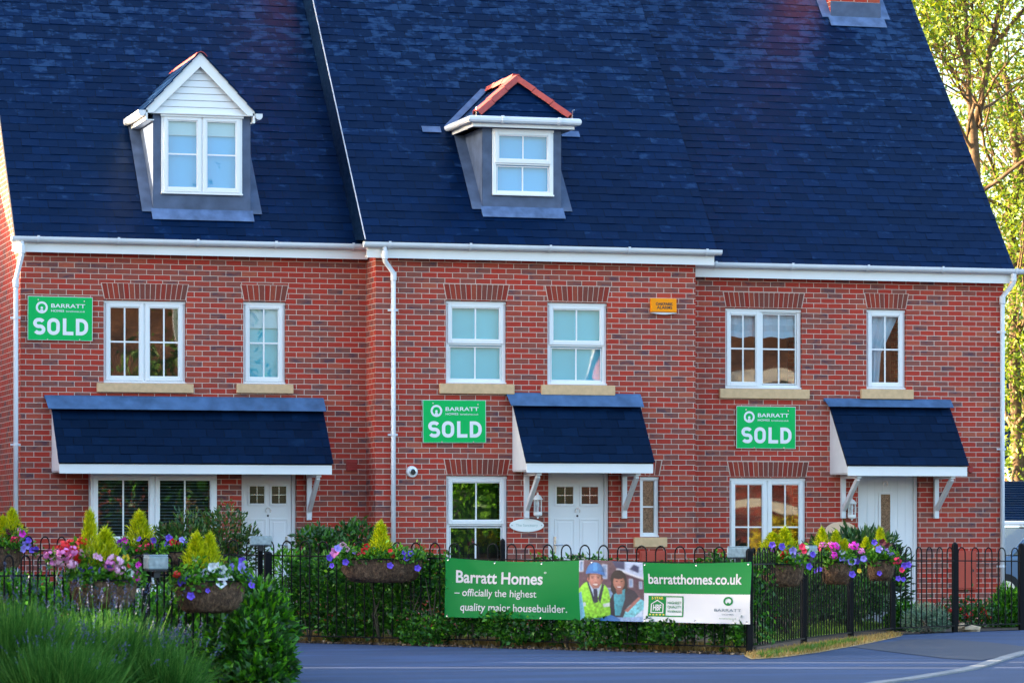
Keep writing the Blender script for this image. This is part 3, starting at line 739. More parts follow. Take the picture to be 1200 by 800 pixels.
# ---------- house with the hipped dormer
h2 = thing('terraced_house', 'middle red brick house standing forward, with hipped dormer edged in red tiles', 'house', (W2[0], Y2, GZ), HG)
Y = Y2
wa = rect(522.5, 594, 352.5, 449.5, Y); wb = rect(641.5, 712, 354.5, 451, Y); wl = rect(523, 595, 557, 668, Y); wn = rect(750, 773, 558, 629, Y)
door2 = (X(642.5, Y), X(714, Y), -.08, 2.03)
house_shell(h2, W2[0], W2[1], Y, E2, [wa, wb, wl, wn, door2])
main_roof(h2, -.19, W2[1]+.26, Y, E2, 22)
gy = eaves(h2, X(430, Y-.16), X(837, Y-.16), Y, Z(640, 288.6, Y-.2), Z(640, 306.3, Y-.16), X(425.5, Y-.2), X(844.5, Y-.2))
downpipe(h2, X(451.5, Y-.25), X(461, Y-.05), Y, Z(450, 288, Y), Z(460, 322, Y), GZ, gy)
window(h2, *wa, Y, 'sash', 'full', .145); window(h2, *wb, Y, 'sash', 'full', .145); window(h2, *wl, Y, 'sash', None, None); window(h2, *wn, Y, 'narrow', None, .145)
for w in (wa, wb, wl, wn): flat_arch(h2, w[0]+.01, w[1]-.01, w[3]+.012, .225, Y)
front_door(h2, *door2, Y, 'panel', door2[0]+.12)
canopy(h2, X(617, Y-.72), X(765.5, Y-.72), Y, Z(673, 463, Y), Z(673, 480, Y), Z(690, 542.6, Y-.72), Z(690, 554, Y-.72), brackets=(X(617, Y-.03), X(731.5, Y-.03)), zbr=Z(617, 607, Y), seed=4)
vg = MB()   # pale mortar line along the raised verge over the lower roof next door
a = on_roof(-.19, Y-EV+.02, Y, E2, .0); b = on_roof(-.19, Y+DEPTH/2-.1, Y, E2, .0)
vg.prism([a-Vector((.007, 0, 0)), a+Vector((.007, 0, 0)), b+Vector((.007, 0, 0)), b-Vector((.007, 0, 0))], nr*.012, 'verge_mortar')
vg.prism([a-nr*.46+Vector((.0, .3, .3*TAN)), a-nr*.02+Vector((0, .0, 0)), b-nr*.02, b-nr*.46], (.016, 0, 0), 'slate_canopy')
vg.build('verge', h2)
# dormer (hipped)
yd = roof_y(611, 246, Y, E2)
wd2 = (X(576.5, yd), X(648.5, yd), Z(612, 230, yd), Z(612, 151.5, yd))
xl, xr = X(565.5, yd), X(657.5, yd); zt2 = Z(612, 151, yd); zb2 = Z(612, 247, yd)
dm, yt = dormer_common(h2, xl, xr, yd, zb2, zt2, Y, E2, wd2)
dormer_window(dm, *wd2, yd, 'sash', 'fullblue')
apron(dm, xl, xr, yd, yt, Y, E2)
yg = yd-.20; gx0, gx1 = X(550, yg), X(680, yg); mx = (gx0+gx1)/2
zg1, zg0 = Z(612, 139.5, yg), Z(612, 147, yg)
ex0, ex1 = gx0+.07, gx1-.07; ye_ = yg+.05; ze_ = zg1-.01
apx = (mx, ye_+.42, 0); hz = Z(602, 93, ye_+.42); apx = (mx, ye_+.42, hz)
ybk = (hz-E2)/TAN+(Y-EV)+.06; yek = (ze_-E2)/TAN+(Y-EV)+.02
hr = MB()
hr.face([(ex0, ye_, ze_), (ex1, ye_, ze_), apx], 'slate'); hr.face([(ex0, yek, ze_), (ex0, ye_, ze_), apx, (mx, ybk, hz)], 'slate'); hr.face([(ex1, ye_, ze_), (ex1, yek, ze_), (mx, ybk, hz), apx], 'slate')
hr.face([(ex0, ye_, ze_-.02), (ex0, yek, ze_-.02), (ex1, yek, ze_-.02), (ex1, ye_, ze_-.02)], 'underlay')
fn = Vector((0, -(hz-ze_), .42)).normalized()
for i in range(1, 5):           # course lines on the hip face
    t = i/5; a = Vector((ex0, ye_, ze_)).lerp(Vector(apx), t); b = Vector((ex1, ye_, ze_)).lerp(Vector(apx), t); a2 = Vector((ex0, ye_, ze_)).lerp(Vector(apx), t-.19); b2 = Vector((ex1, ye_, ze_)).lerp(Vector(apx), t-.19)
    hr.prism([a2+fn*.012, b2+fn*.012, b+fn*.003, a+fn*.003], -fn*.004, 'slate')
hr.build('dormer_roof', dm)
ht = MB()
def hiptiles(a, b, n, w=.085):
    a, b = Vector(a), Vector(b); d = (b-a).normalized(); side = d.cross(Vector((0, 0, 1))).normalized(); upn = side.cross(d).normalized()
    for i in range(n):
        p = a.lerp(b, i/n); q = a.lerp(b, (i+1)/n)-d*.006
        for (u0, v0), (u1, v1) in zip([(-w, -.02), (-w*.55, .045), (w*.55, .045)], [(-w*.55, .045), (w*.55, .045), (w, -.02)]):
            ht.prism([p+side*u0+upn*(v0+.01), p+side*u1+upn*(v1+.01), q+side*u1+upn*v1, q+side*u0+upn*v0], -upn*.014, 'redtile')
hiptiles((ex0+.06, ye_+.03, ze_+.07), (apx[0], apx[1], apx[2]+.02), 3); hiptiles((ex1-.06, ye_+.03, ze_+.07), (apx[0], apx[1], apx[2]+.02), 3); hiptiles((apx[0], apx[1], apx[2]+.02), (mx, ybk, hz+.02), 3)
ht.build('hip_tiles', dm)
gt = MB(); rad = .05
for (pts) in ([(gx0+.02, yek, zg1-.02), (gx0+.02, yg, zg1-.02), (gx1-.02, yg, zg1-.02), (gx1-.02, yek, zg1-.02)],):
    gt.tube(pts, rad, 'gutter', 10)
gt.tube([(mx-.35, yg, zg1-.02), (mx-.31, yg, zg1-.02)], .06, 'gutter', 10); gt.tube([(gx1-.33, yg, zg1-.02), (gx1-.29, yg, zg1-.02)], .06, 'gutter', 10)
gt.build('gutter', dm, smooth=False)
fs = MB(); fs.box(ex0, ex1, yg+.055, yg+.075, zt2-.005, zg1-.02, 'white'); fs.box(ex0, ex0+.02, yg+.077, yek-.1, zt2-.005, zg1-.02, 'white'); fs.box(ex1-.02, ex1, yg+.077, yek-.1, zt2-.005, zg1-.02, 'white')
fs.box(ex0+.021, ex1-.021, yg+.077, yd+.015, zt2+.002, zt2+.012, 'white'); fs.build('fascia', dm)
lf = MB()
for s, x in ((-1, ex0), (1, ex1)):
    lf.prism([on_roof(x+s*.30-.14, yek-.10, Y, E2, .02), on_roof(x+s*.30+.14, yek-.10, Y, E2, .02), on_roof(x+s*.30+.14, yek-.02, Y, E2, .02), on_roof(x+s*.30-.14, yek-.02, Y, E2, .02)], nr*.006, 'lead_pale')
    a, b = Vector((x-s*.02, yek-.04, ze_+.02)), Vector((mx+s*.02, ybk-.04, hz+.02))   # lead valley between the small and the main roof
    lf.prism([a+Vector((s*.12, 0, 0)), a, b, b+Vector((s*.12, 0, 0))], nr*.012, 'lead_pale')
lf.build('lead_valley', dm)
hk = MB()
for x in (ex0+.05, ex1-.03): hk.tube([(x, ye_+.02, ze_+.03), (x, ye_-.0, ze_+.16), (x+.03, ye_-.01, ze_+.17)], .006, 'chrome', 6)
hk.build('hook', dm)

# ---------- house with the plain roof
h3 = thing('terraced_house', 'red brick end house with plain slate roof, chimney and no dormer', 'house', (W3[0], Y3, GZ), HG)
Y = Y3
wa = rect(850, 940, 361.5, 455.5, Y); wb = rect(1015.5, 1062, 362.5, 456, Y); wl = rect(855, 945, 559.5, 675, Y)
door3 = (X(1005.5, Y), X(1076.5, Y), -.03, 2.06)
house_shell(h3, W3[0], W3[1], Y, E3, [wa, wb, wl, door3])
roof3, zr3, yr3 = main_roof(h3, W3[0]-.02, X(1190, Y-EV), Y, E3, 33)
gy = eaves(h3, W3[0]+.01, X(1184, Y-.16), Y, Z(1000, 311.3, Y-.2), Z(1000, 328.3, Y-.16), W3[0]+.01, X(1206, Y-.2))
downpipe(h3, X(1187.5, Y-.22), X(1174.5, Y-.05), Y, Z(1180, 315, Y), Z(1176, 350, Y), GZ, gy)
window(h3, *wa, Y, 'pairfix', 'top', .145); window(h3, *wb, Y, 'single', 'tied', .145); window(h3, *wl, Y, 'pair', None, None)
for w in (wa, wb, wl): flat_arch(h3, w[0]+.01, w[1]-.01, w[3]+.012, .225, Y)
front_door(h3, *door3, Y, 'plank', door3[0]+.12)
canopy(h3, X(993.5, Y-.72), X(1133.5, Y-.72), Y, Z(1040, 469.5, Y), Z(1040, 480, Y), Z(1060, 546, Y-.72), Z(1060, 557.5, Y-.72), brackets=(X(988, Y-.03), X(1097, Y-.03)), zbr=Z(990, 607, Y), seed=5)
v = MB(); x, z = P(1137, 550, Y); v.lathe((0, 0, 0), [(.0, .03), (.045, .03), (.05, -.002)], 'terracotta', 12); v.v = [(x+p, Y-.004-r, z+q) for p, q, r in v.v]; v.build('air_vent', h3)
def chimney(house, x0, x1, y0, y1, zb, zt, Yw, ze):
    mb = MB(); mb.box(x0, x1, y0, y1, zb, zt, 'brick'); mb.box(x0-.05, x1+.05, y0-.05, y1+.05, zt+.002, zt+.15, 'brick')
    ch = mb.build('chimney', house)
    pz = MB()
    for i in (0.28, .72): pz.lathe((x0+(x1-x0)*i, (y0+y1)/2, zt+.15), [(.13, 0), (.11, .05), (.10, .4), (.13, .42), (.11, .45), (.09, .3)], 'redtile')
    pz.build('chimney_pot', ch)
    zr = ze+(y0-(Yw-EV))*TAN
    ap = MB(); ap.box(x0-.012, x1+.012, y0-.012, y0-.002, zr-.03, zr+.25, 'lead')
    ap.prism([on_roof(x0-.06, y0-.15, Yw, ze), on_roof(x1+.06, y0-.15, Yw, ze), on_roof(x1+.06, y0-.003, Yw, ze), on_roof(x0-.06, y0-.003, Yw, ze)], nr*.007, 'lead_pale')
    for a, b in ((x0-.16, x0-.002), (x1+.002, x1+.16)):
        ap.prism([on_roof(a, y0-.02, Yw, ze), on_roof(b, y0-.02, Yw, ze), on_roof(b, y0+.30, Yw, ze), on_roof(a, y0+.30, Yw, ze)], nr*.006, 'lead_pale')
    ap.build('flashing', ch)
cy = roof_y(1005, 26, Y, E3)+.06
chimney(h3, X(974, cy), X(1031, cy), cy, cy+.95, 8.6, 11.2, Y3, E3)
chimney(h2, -.05, .60, 3.62, 4.55, 9.0, 11.6, Y2, E2)

# ------------------------------------------------------------------ things on the walls
def sold_letters(L, fn, asp):
    w = .082; v0, v1 = .123, .505; h = w/2; c, d = v0+h, v1-h; hu = h/asp
    def arc(cu, cv, ru, rv, a0, a1, n=9): return [(cu+ru*math.cos(R(a0+(a1-a0)*i/(n-1))), cv+rv*math.sin(R(a0+(a1-a0)*i/(n-1)))) for i in range(n)]
    st = lambda p: stroke_into(L, p, w, 'signwhite', fn, asp)
    a, b = .083+hu, .272-hu; m = (a+b)/2; q = (d-c)/4; ru = (b-a)/2          # S
    st(arc(m, d-q, ru*.98, q, 28, 90, 6) + arc(m-ru*.2, d-q, ru*.8, q, 90, 270, 10)[1:] + arc(m+ru*.2, c+q, ru*.8, q, 90, -90, 10) + arc(m, c+q, ru*.98, q, 270, 208, 6)[1:])
    a, b = .30+hu, .494-hu; r = ru*.95; rv = r*asp                              # O
    st(arc(b-r, d-rv, r, rv, 0, 90) + arc(a+r, d-rv, r, rv, 90, 180) + arc(a+r, c+rv, r, rv, 180, 270) + arc(b-r, c+rv, r, rv, 270, 360) + [(b, d-rv), (b, d-rv+.004)])
    a, b = .54+hu, .704; st([(a, v1), (a, c+h)]); st([(a-hu, c), (b, c)])        # L
    a, b = .741+hu, .931-hu; r = (b-a)*.62; rv = r*asp                           # D
    st([(a, v1), (a, v0)]); st([(a+hu, d)] + arc(b-r, d-rv, r, rv, 90, 0) + arc(b-r, c+rv, r, rv, 0, -90) + [(a+hu, c)])
def sold_sign(px0, px1, py0, py1, Y, label, seed):
    x0, x1 = X(px0, Y-.03), X(px1, Y-.03); m = (px0+px1)/2; z1, z0 = Z(m, py0, Y-.03), Z(m, py1, Y-.03)
    t = thing('sold_sign', label, 'sign', (x0, Y-.003, z0), 'green sold signs on the house fronts'); W, H = x1-x0, z1-z0
    rr = random.Random(seed); roll = rr.uniform(-.006, .006)
    fn0 = lambda h: (lambda u, v: (x0+u*W-roll*(v-.5)*H, Y-.03-h, z0+v*H+roll*(u-.5)*W))
    b = MB(); q = [fn0(0)(0, 0), fn0(0)(1, 0), fn0(0)(1, 1), fn0(0)(0, 1)]; b.prism(q, (0, .012, 0), 'signgreen'); b.build('board', t)
    e = MB(); fe = fn0(.001)
    for a, c, d, g in ((0, 1, 0, .006), (0, 1, .99, 1), (0, .006, .006, .99), (.994, 1, .006, .99)): poly_into(e, [(a, d), (c, d), (c, g), (a, g)], 'signwhite', fe)
    e.build('border', t)
    L = MB(); fn = fn0(.002)
    sold_letters(L, fn, W/H); L.build('headline', t)
    n = MB(); text_into(n, 'BARRATT', .36, .885, .745, .835, 'signwhite', fn, .014); text_into(n, 'HOMES', .36, .56, .648, .698, 'signwhite', fn, .012)
    text_into(n, 'barratthomes.co.uk', .59, .88, .648, .690, 'signwhite', fn, .004); n.build('lettering', t)
    g = MB(); sy = W/H
    annulus_into(g, .215, .745, .060, .092, 'signwhite', fn, 28, sy)
    poly_into(g, [(.185, .655), (.245, .655), (.235, .70), (.195, .70)], 'signwhite', fn); poly_into(g, ell(.215, .735, .020, .020*sy, 12), 'signwhite', fn)
    g.build('emblem', t)
    s = MB()
    for u, v in ((.16, .92), (.87, .90), (.3, .02), (.8, .02)): s.box(x0+u*W-.008, x0+u*W+.008, Y-.038, Y-.031, z0+v*H-.008, z0+v*H+.008, 'chrome')
    s.build('screw', t)
sold_sign(32.5, 108.5, 347.5, 398.8, Y1, 'green sold sign high beside the upper casement window, near the roof gutter', 1)
sold_sign(495.5, 569.5, 468.5, 518.6, Y2, 'green sold sign between upper and lower windows of the middle house', 2)
sold_sign(863, 932.3, 476, 525.3, Y3, 'green sold sign between windows of the end house without a dormer', 3)

def alarm():
    x0, x1, z0, z1 = X(763, Y2-.06), X(793, Y2-.06), Z(778, 366, Y2-.06), Z(778, 349.5, Y2-.06)
    t = thing('alarm_box', 'orange burglar alarm box with black lettering on the middle house', 'alarm', (x0, Y2-.002, z0))
    b = MB(); b.prism([(x0, Y2-.003, z0), (x0, Y2-.07, z0+.005), (x0, Y2-.055, z1), (x0, Y2-.003, z1)], (x1-x0, 0, 0), 'orange'); b.build('case', t, bevel=.008)
    l = MB(); n = 10
    for i in range(n):
        u0, u1 = i/n, (i+1)/n; q = lambda u: z0-.008-.022*math.sin(math.pi*u)
        l.prism([(x0+(x1-x0)*u0, Y2-.065, z0-.002), (x0+(x1-x0)*u1, Y2-.065, z0-.002), (x0+(x1-x0)*u1, Y2-.06, q(u1)), (x0+(x1-x0)*u0, Y2-.06, q(u0))], (0, .05, 0), 'white')
    l.build('strobe_lens', t)
    W, H = x1-x0, z1-z0; fn = lambda u, v: (x0+u*W, Y2-.0725+v*.015, z0+v*H)
    L = MB(); text_into(L, 'OAKPARK', .18, .85, .50, .70, 'dark', fn, .03); text_into(L, 'ALARMS', .22, .82, .24, .46, 'dark', fn, .02); L.build('lettering', t)
alarm()
def lantern(px, py0, py1, Y, label):
    x, z1 = P(px, py0, Y-.09); z0 = Z(px, py1, Y-.09); t = thing('wall_lantern', label, 'lamp', (x, Y-.003, z0), 'white wall lanterns beside doors'); H = z1-z0; c = (x, Y-.10, z0)
    b = MB(); b.lathe(c, [(.0, 0), (.012, .0), (.012, H*.06), (.055, H*.10), (.062, H*.14), (.062, H*.24), (.058, H*.25)], 'white', 14); b.build('base', t)
    g = MB(); g.lathe(c, [(.052, H*.25), (.056, H*.70)], 'clearglass', 14); g.build('glass', t)
    f = MB()
    for i in range(6):
        a = i*math.pi/3+.3; f.box(c[0]+.058*math.cos(a)-.004, c[0]+.058*math.cos(a)+.004, c[1]+.058*math.sin(a)-.004, c[1]+.058*math.sin(a)+.004, z0+H*.25, z0+H*.70, 'white')
    f.build('cage', t)
    r = MB(); r.lathe(c, [(.075, H*.70), (.070, H*.73), (.040, H*.86), (.012, H*.90), (.010, H*.96), (0, H)], 'white', 14); r.build('cap', t)
    k = MB(); k.lathe(c, [(.012, H*.25), (.012, H*.42), (.022, H*.5), (.018, H*.62), (0, H*.64)], 'plate', 10); k.build('bulb', t)
    w = MB(); w.box(x-.03, x+.03, Y-.018, Y-.003, z0+H*.2, z0+H*.7, 'white'); w.box(x-.010, x+.010, Y-.05, Y-.019, z0+H*.40, z0+H*.44, 'white'); w.build('wall_bracket', t)
lantern(630, 576, 607, Y2, 'white lantern above the oval name plate by the panelled door')
lantern(998, 582, 609.5, Y3, 'white lantern beside the planked door with one long pane')
def oval(px0, px1, py0, py1, Y, mat, label, txt=None):
    x0, x1 = X(px0, Y-.02), X(px1, Y-.02); m = (px0+px1)/2; z1, z0 = Z(m, py0, Y-.02), Z(m, py1, Y-.02); cx, cz = (x0+x1)/2, (z0+z1)/2
    t = thing('name_plate', label, 'name plate', (cx, Y-.003, cz), 'oval house name plates')
    b = MB(); b.prism([(u, Y-.025, v) for u, v in ell(cx, cz, (x1-x0)/2, (z1-z0)/2, 36)], (0, .012, 0), mat); b.build('plate', t, bevel=.004)
    if txt:
        fn = lambda u, v: (x0+u*(x1-x0), Y-.0275, z0+v*(z1-z0)); L = MB(); text_into(L, txt, .18, .82, .36, .62, 'ink', fn, .0); L.build('lettering', t)
        s = MB()
        for u in (.07, .93): s.box(x0+u*(x1-x0)-.006, x0+u*(x1-x0)+.006, Y-.030, Y-.026, cz-.006, cz+.006, 'greyink')
        s.build('screw', t)
oval(597, 637.5, 607.5, 623, Y2, 'plate', 'white oval name plate with pale lettering under the lantern', 'The Sanctuary')
oval(350, 395, 616, 630, Y1, 'plate_green_reflect', 'oval name plate coloured with reflected greenery, half hidden by shrub leaves')
oval(967, 1004, 611, 632, Y3, 'plate_warm_reflect', 'oval name plate coloured with reflected warm light, rising behind the flowering baskets')
def flue():
    x, z = P(482.5, 552.5, Y2); t = thing('flue_terminal', 'round white flue outlet with dark centre on middle house wall', 'flue', (x, Y2-.003, z))
    for nm, prof, mt in (('collar', [(.045, .05), (.075, .045), (.085, .0)], 'white'), ('pipe', [(0, .02), (.030, .02), (.044, .03), (.044, .075), (.036, .078), (.034, .06)], 'chrome'), ('cap', [(0, .066), (.028, .062), (.028, .03)], 'dark')):
        m = MB(); m.lathe((0, 0, 0), prof, mt, 20); m.v = [(x+p, Y2-.003-r, z+q) for p, q, r in m.v]; m.build(nm, t)
flue()
def meter(px0, px1, py0, py1, Y, label, rim=True):
    x0, x1 = X(px0, Y-.05), X(px1, Y-.05); m = (px0+px1)/2; z1, z0 = Z(m, py0, Y-.05), Z(m, py1, Y-.05)
    t = thing('meter_box', label, 'meter box', (x0, Y-.003, z0), 'brown meter boxes on the house walls')
    b = MB(); b.box(x0, x1, Y-.05, Y-.003, z0, z1, 'meter'); b.build('case', t, bevel=.008)
    d = MB(); d.box(x0+.025, x1-.025, Y-.060, Y-.051, z0+.025, z1-.025, 'meter'); d.build('door', t, bevel=.006)
    k = MB(); k.box(x1-.07, x1-.05, Y-.066, Y-.061, (z0+z1)/2-.02, (z0+z1)/2+.02, 'dark'); k.build('lock', t)
meter(1119, 1144.5, 645, 691, Y3, 'brown meter box seen through the railings on the end house')
meter(750, 782, 645, 690, Y2, 'brown meter box whose top shows above the long banner')

# ------------------------------------------------------------------ ground
def sheet(name, pts, z, mat, kind='structure'):
    mb = MB(); mb.face([(p[0], p[1], z) for p in pts], mat); o = mb.build(name); o['kind'] = kind; return o
sheet('ground', [(-1500, -1500), (1500, -1500), (1500, 1500), (-1500, 1500)], GZ-.012, 'ground')
fence_line = [PD(-70, 700, 45.3), PD(305, 700, 42.35), PD(589, 700, 40.25), PD(878, 700, 38.0), PD(942, 700, 41.0), PD(997, 700, 43.3), PD(1046, 700, 45.2), PD(1119, 700, 46.4), PD(1197, 700, 47.4), PD(1290, 700, 48.2)]
# pavement / parking court in front of the railings
pav = [(-60, -40), (-60, fence_line[0].y-.1), (fence_line[0].x, fence_line[0].y-.1)] + [(p.x+.03, p.y-.12) for p in fence_line[1:]] + [(40, fence_line[-1].y), (40, -40)]
sheet('pavement', pav, GZ-.004, 'asphalt')
# garden soil and lawn behind the railings
sheet('garden', [(-30, 12)] + [(-30, fence_line[0].y+.02)] + [(p.x, p.y+.03) for p in fence_line] + [(30, fence_line[-1].y), (30, 12)], GZ-.002, 'soil')
kerb_pts = [G(1005, 805), G(1033, 800), G(1066, 796), G(1093, 791.5), G(1115, 788), G(1134, 784.5), G(1150, 780.5), G(1163, 776), G(1182, 770), G(1202, 764.5), G(1240, 757), G(1300, 750), G(1450, 743)]
road = [(p.x, p.y) for p in kerb_pts] + [(60, kerb_pts[-1].y-1), (60, -60), (kerb_pts[0].x-20, -60), (kerb_pts[0].x-3, -23)]
sheet('road', road, GZ+.001, 'road')
kb = MB()
for a, b in zip(kerb_pts, kerb_pts[1:]):
    d = (b-a); d.z = 0; n = Vector((-d.y, d.x, 0)).normalized()*.07
    k = max(1, round(d.length/.9))
    for i in range(k):
        p, q = a.lerp(b, i/k), a.lerp(b, (i+1)/k-.008/d.length*k/k)
        kb.hexa([(p.x-n.x, p.y-n.y, GZ-.01), (q.x-n.x, q.y-n.y, GZ-.01), (q.x+n.x, q.y+n.y, GZ-.01), (p.x+n.x, p.y+n.y, GZ-.01), (p.x-n.x, p.y-n.y, GZ+.018), (q.x-n.x, q.y-n.y, GZ+.018), (q.x+n.x, q.y+n.y, GZ+.018), (p.x+n.x, p.y+n.y, GZ+.018)], 'kerb')
kb.build('kerb')['kind'] = 'structure'
drive = [G(995, 757), G(1060, 749), G(1110, 748.5), G(1160, 752), G(1215, 758.5), G(1200, 764), G(1150, 773), G(1110, 771), G(1050, 764)]
sheet('path', [(p.x, p.y) for p in drive], GZ+.001, 'asphalt_new')
verge = [G(872, 768), G(942, 756.8), G(997, 749.5), G(1046, 743), G(1058, 744.5), G(1020, 753), G(960, 764), G(915, 770), G(880, 772)]
sheet('dry_verge', [(p.x, p.y) for p in verge], GZ+.002, 'dryearth')
lawnp = [G(900, 752), G(945, 746), G(1000, 741), G(1040, 735), G(1000, 730), G(900, 731), G(886, 748)]
sheet('lawn', [(p.x, p.y) for p in lawnp], GZ+.003, 'lawn')
bedp = [PD(-120, 700, 24), PD(60, 700, 24), PD(250, 700, 28.5), PD(330, 700, 32.5), PD(330, 700, 36), PD(200, 700, 38), PD(-150, 700, 38)]
sheet('flower_bed', [(p.x, p.y) for p in bedp], GZ+.003, 'soil')
def in_poly(x, y, poly):
    c = False; n = len(poly)
    for i in range(n):
        a, b = poly[i], poly[(i+1) % n]
        if (a[1] > y) != (b[1] > y) and x < (b[0]-a[0])*(y-a[1])/(b[1]-a[1]+1e-9)+a[0]: c = not c
    return c
def scatter(poly, n, seed=0):
    rr = random.Random(seed); xs = [p[0] for p in poly]; ys = [p[1] for p in poly]; out = []
    while len(out) < n:
        x, y = rr.uniform(min(xs), max(xs)), rr.uniform(min(ys), max(ys))
        if in_poly(x, y, poly): out.append((x, y))
    return out
def tufts(name, poly, n, h, w, mat, z, seed):
    pts = np.array([(x, y, z) for x, y in scatter(poly, n, seed)]); d = RNG.normal(0, .45, (n, 3)); d[:, 2] = 1
    o = link(name, leaf_mesh(name, pts, d, h, w, [mat])); o['kind'] = 'stuff'; return o
tufts('grass', [(p.x, p.y) for p in lawnp], 5000, .10, .012, 'grass', GZ, 1)
tufts('dry_grass', [(p.x, p.y) for p in verge], 3500, .06, .012, 'drygrass', GZ, 2)
vg2 = [G(885, 770), G(925, 766), G(965, 758), G(1010, 752), G(1000, 755), G(950, 764), G(900, 771)]
tufts('grass', [(p.x, p.y) for p in vg2], 900, .09, .013, 'grass', GZ, 3)
hb = [(p.x, p.y) for p in (PD(330, 700, 42.4), PD(878, 700, 38.15), PD(880, 700, 38.9), PD(330, 700, 43.3))]
tufts('dry_grass', hb, 5000, .13, .014, 'drygrass', GZ, 4)
# leaf litter along the foot of the railings
lp = scatter([(p.x, p.y) for p in (PD(340, 700, 41.9), PD(870, 700, 37.75), PD(872, 700, 38.0), PD(340, 700, 42.25))], 900, 5)
pts = np.array([(x, y, GZ+.006) for x, y in lp]); d = RNG.normal(0, 1, (900, 3)); d[:, 2] = np.abs(d[:, 2])*.15
M['litter'] = leaf_mat('fallen_leaf', (.05, .03, .02), (.14, .08, .045), (.30, .22, .14), .1)
o = link('leaf_litter', leaf_mesh('leaf_litter', pts, d, .045, .03, ['litter'])); o['kind'] = 'stuff'

# ------------------------------------------------------------------ railings
def hoop_mesh(w, top, zb, r=.0085):
    m = MB(); rad = w/2; zc = top-rad
    pts = [(-rad, 0, zb), (-rad, 0, zc)] + [(-rad*math.cos(a), 0, zc+rad*math.sin(a)) for a in np.linspace(0, math.pi, 9)[1:-1]] + [(rad, 0, zc), (rad, 0, zb)]
    m.tube(pts, r, 'black', 6, False); return m.mesh('hoop', True)
def railing(name_label, pts, bar, posts, group='black hoop topped railings', drop=.18):
    """pts: (Vector ground point, top height) along the run"""
    t = thing('railing', name_label, 'railing', pts[0][0], group)
    for (a, za), (b, zb) in zip(pts, pts[1:]):
        d = Vector((b.x-a.x, b.y-a.y, 0)); L = d.length; ang = math.atan2(d.y, d.x); u = d/L
        n = max(2, round(L/(2*bar))); w = L/n*.52; avg = (za+zb)/2
        hm = hoop_mesh(w, 0, -1.0)
        for i in range(n):
            s = (i+.5)/n; z = za+(zb-za)*s; p = a.lerp(b, s)
            o = bpy.data.objects.new('hoop', hm); COL.objects.link(o); o.parent = t; o.matrix_parent_inverse = Matrix.Translation(-Vector(t.location))
            o.location = (p.x, p.y, z); o.rotation_euler.z = ang; o.scale.z = (z-GZ-.07)/1.0
        for dz, nm in ((drop, 'rail'), (None, 'rail')):
            m = MB(); h = .008; q = Vector((-u.y, u.x, 0))*.019
            z0, z1 = (za-dz, zb-dz) if dz else (GZ+.08, GZ+.08)
            A, B = Vector((a.x, a.y, z0)), Vector((b.x, b.y, z1)); hh = Vector((0, 0, h))
            m.hexa([A-q-hh, B-q-hh, B+q-hh, A+q-hh, A-q+hh, B-q+hh, B+q+hh, A+q+hh], 'black'); m.build(nm, t)
    for p, zt, w in posts:
        m = MB(); m.box(p.x-w/2, p.x+w/2, p.y-w/2, p.y+w/2, GZ-.02, zt, 'black'); m.lathe((p.x, p.y, zt), [(w*.62, 0), (w*.6, .012), (w*.3, .03), (0, .036)], 'black', 8); m.build('post', t)
    return t
fl = fence_line
g0 = lambda v: Vector((v.x, v.y, GZ))
railing('long straight black railing carrying the green and white banner', [(g0(fl[0]), 1.10), (g0(fl[1]), 1.034), (g0(fl[2]), 1.0), (g0(fl[3]), .973)], .1395,
        [(g0(fl[1]), 1.06, .055), (g0(PD(314, 700, 42.2)), .87, .085), (g0(fl[2]), 1.03, .05), (g0(fl[3]), .93, .06)])
railing('curved black railing running from the banner corner past the planked door', [(g0(fl[3])+Vector((.03, .02, 0)), .965), (g0(fl[4]), .955), (g0(fl[5]), .945), (g0(fl[6]), .94), (g0(fl[7]), .93), (g0(fl[8]), .915), (g0(fl[9]), .90)], .14,
        [(g0(fl[4]), .93, .06), (g0(fl[5]), .92, .06), (g0(fl[6]), .965, .06), (g0(fl[7]), .965, .065), (g0(fl[8]), .95, .065)])
nf = [PD(-40, 700, 28.6), PD(171, 700, 30.4), PD(288, 700, 31.6)]
railing('black railing behind the lavender, with narrow bars', [(g0(nf[0]), .955), (g0(nf[1]), .94), (g0(nf[2]), .93)], .098, [(g0(nf[1]), .93, .065)], drop=.17)

def post_lamp(px, py, D, w, h, dep, ang, label):
    p = PD(px, py, D); t = thing('post_lamp', label, 'lamp', p, 'box shaped lamps on railing posts', ang)
    def local(m, nm, bevel=0):
        o = link(nm, m.mesh(nm), t, (0, 0, 0))
        if bevel: b = o.modifiers.new('Bevel', 'BEVEL'); b.width = bevel; b.segments = 2
        return o
    m = MB(); m.box(-w/2, w/2, -dep/2, dep/2, -h/2+.012, h/2-.012, 'lamp'); local(m, 'lens', .012)
    m = MB(); m.box(-w/2+.005, w/2-.005, -dep/2+.005, dep/2-.005, -h/2-.004, -h/2+.010, 'dark'); m.box(-.03, .03, -.03, .03, -h/2-.06, -h/2-.006, 'dark'); local(m, 'base')
    m = MB(); m.box(-w/2+.004, w/2-.004, -dep/2+.004, dep/2-.004, h/2-.011, h/2, 'lamp'); local(m, 'lid', .004)
fa = math.atan2((fl[3]-fl[1]).y, (fl[3]-fl[1]).x)
post_lamp(306, 633.5, 42.3, .27, .125, .12, -YAW, 'grey box lamp on post in front of the door with twin square panes')
post_lamp(865, 647, 38.1, .24, .135, .14, -YAW-.1, 'grey box lamp above the white corner of the banner')
post_lamp(182.5, 659, 30.35, .19, .14, .13, -YAW+.5, 'pale box lamp between flower baskets, nearest the lavender')
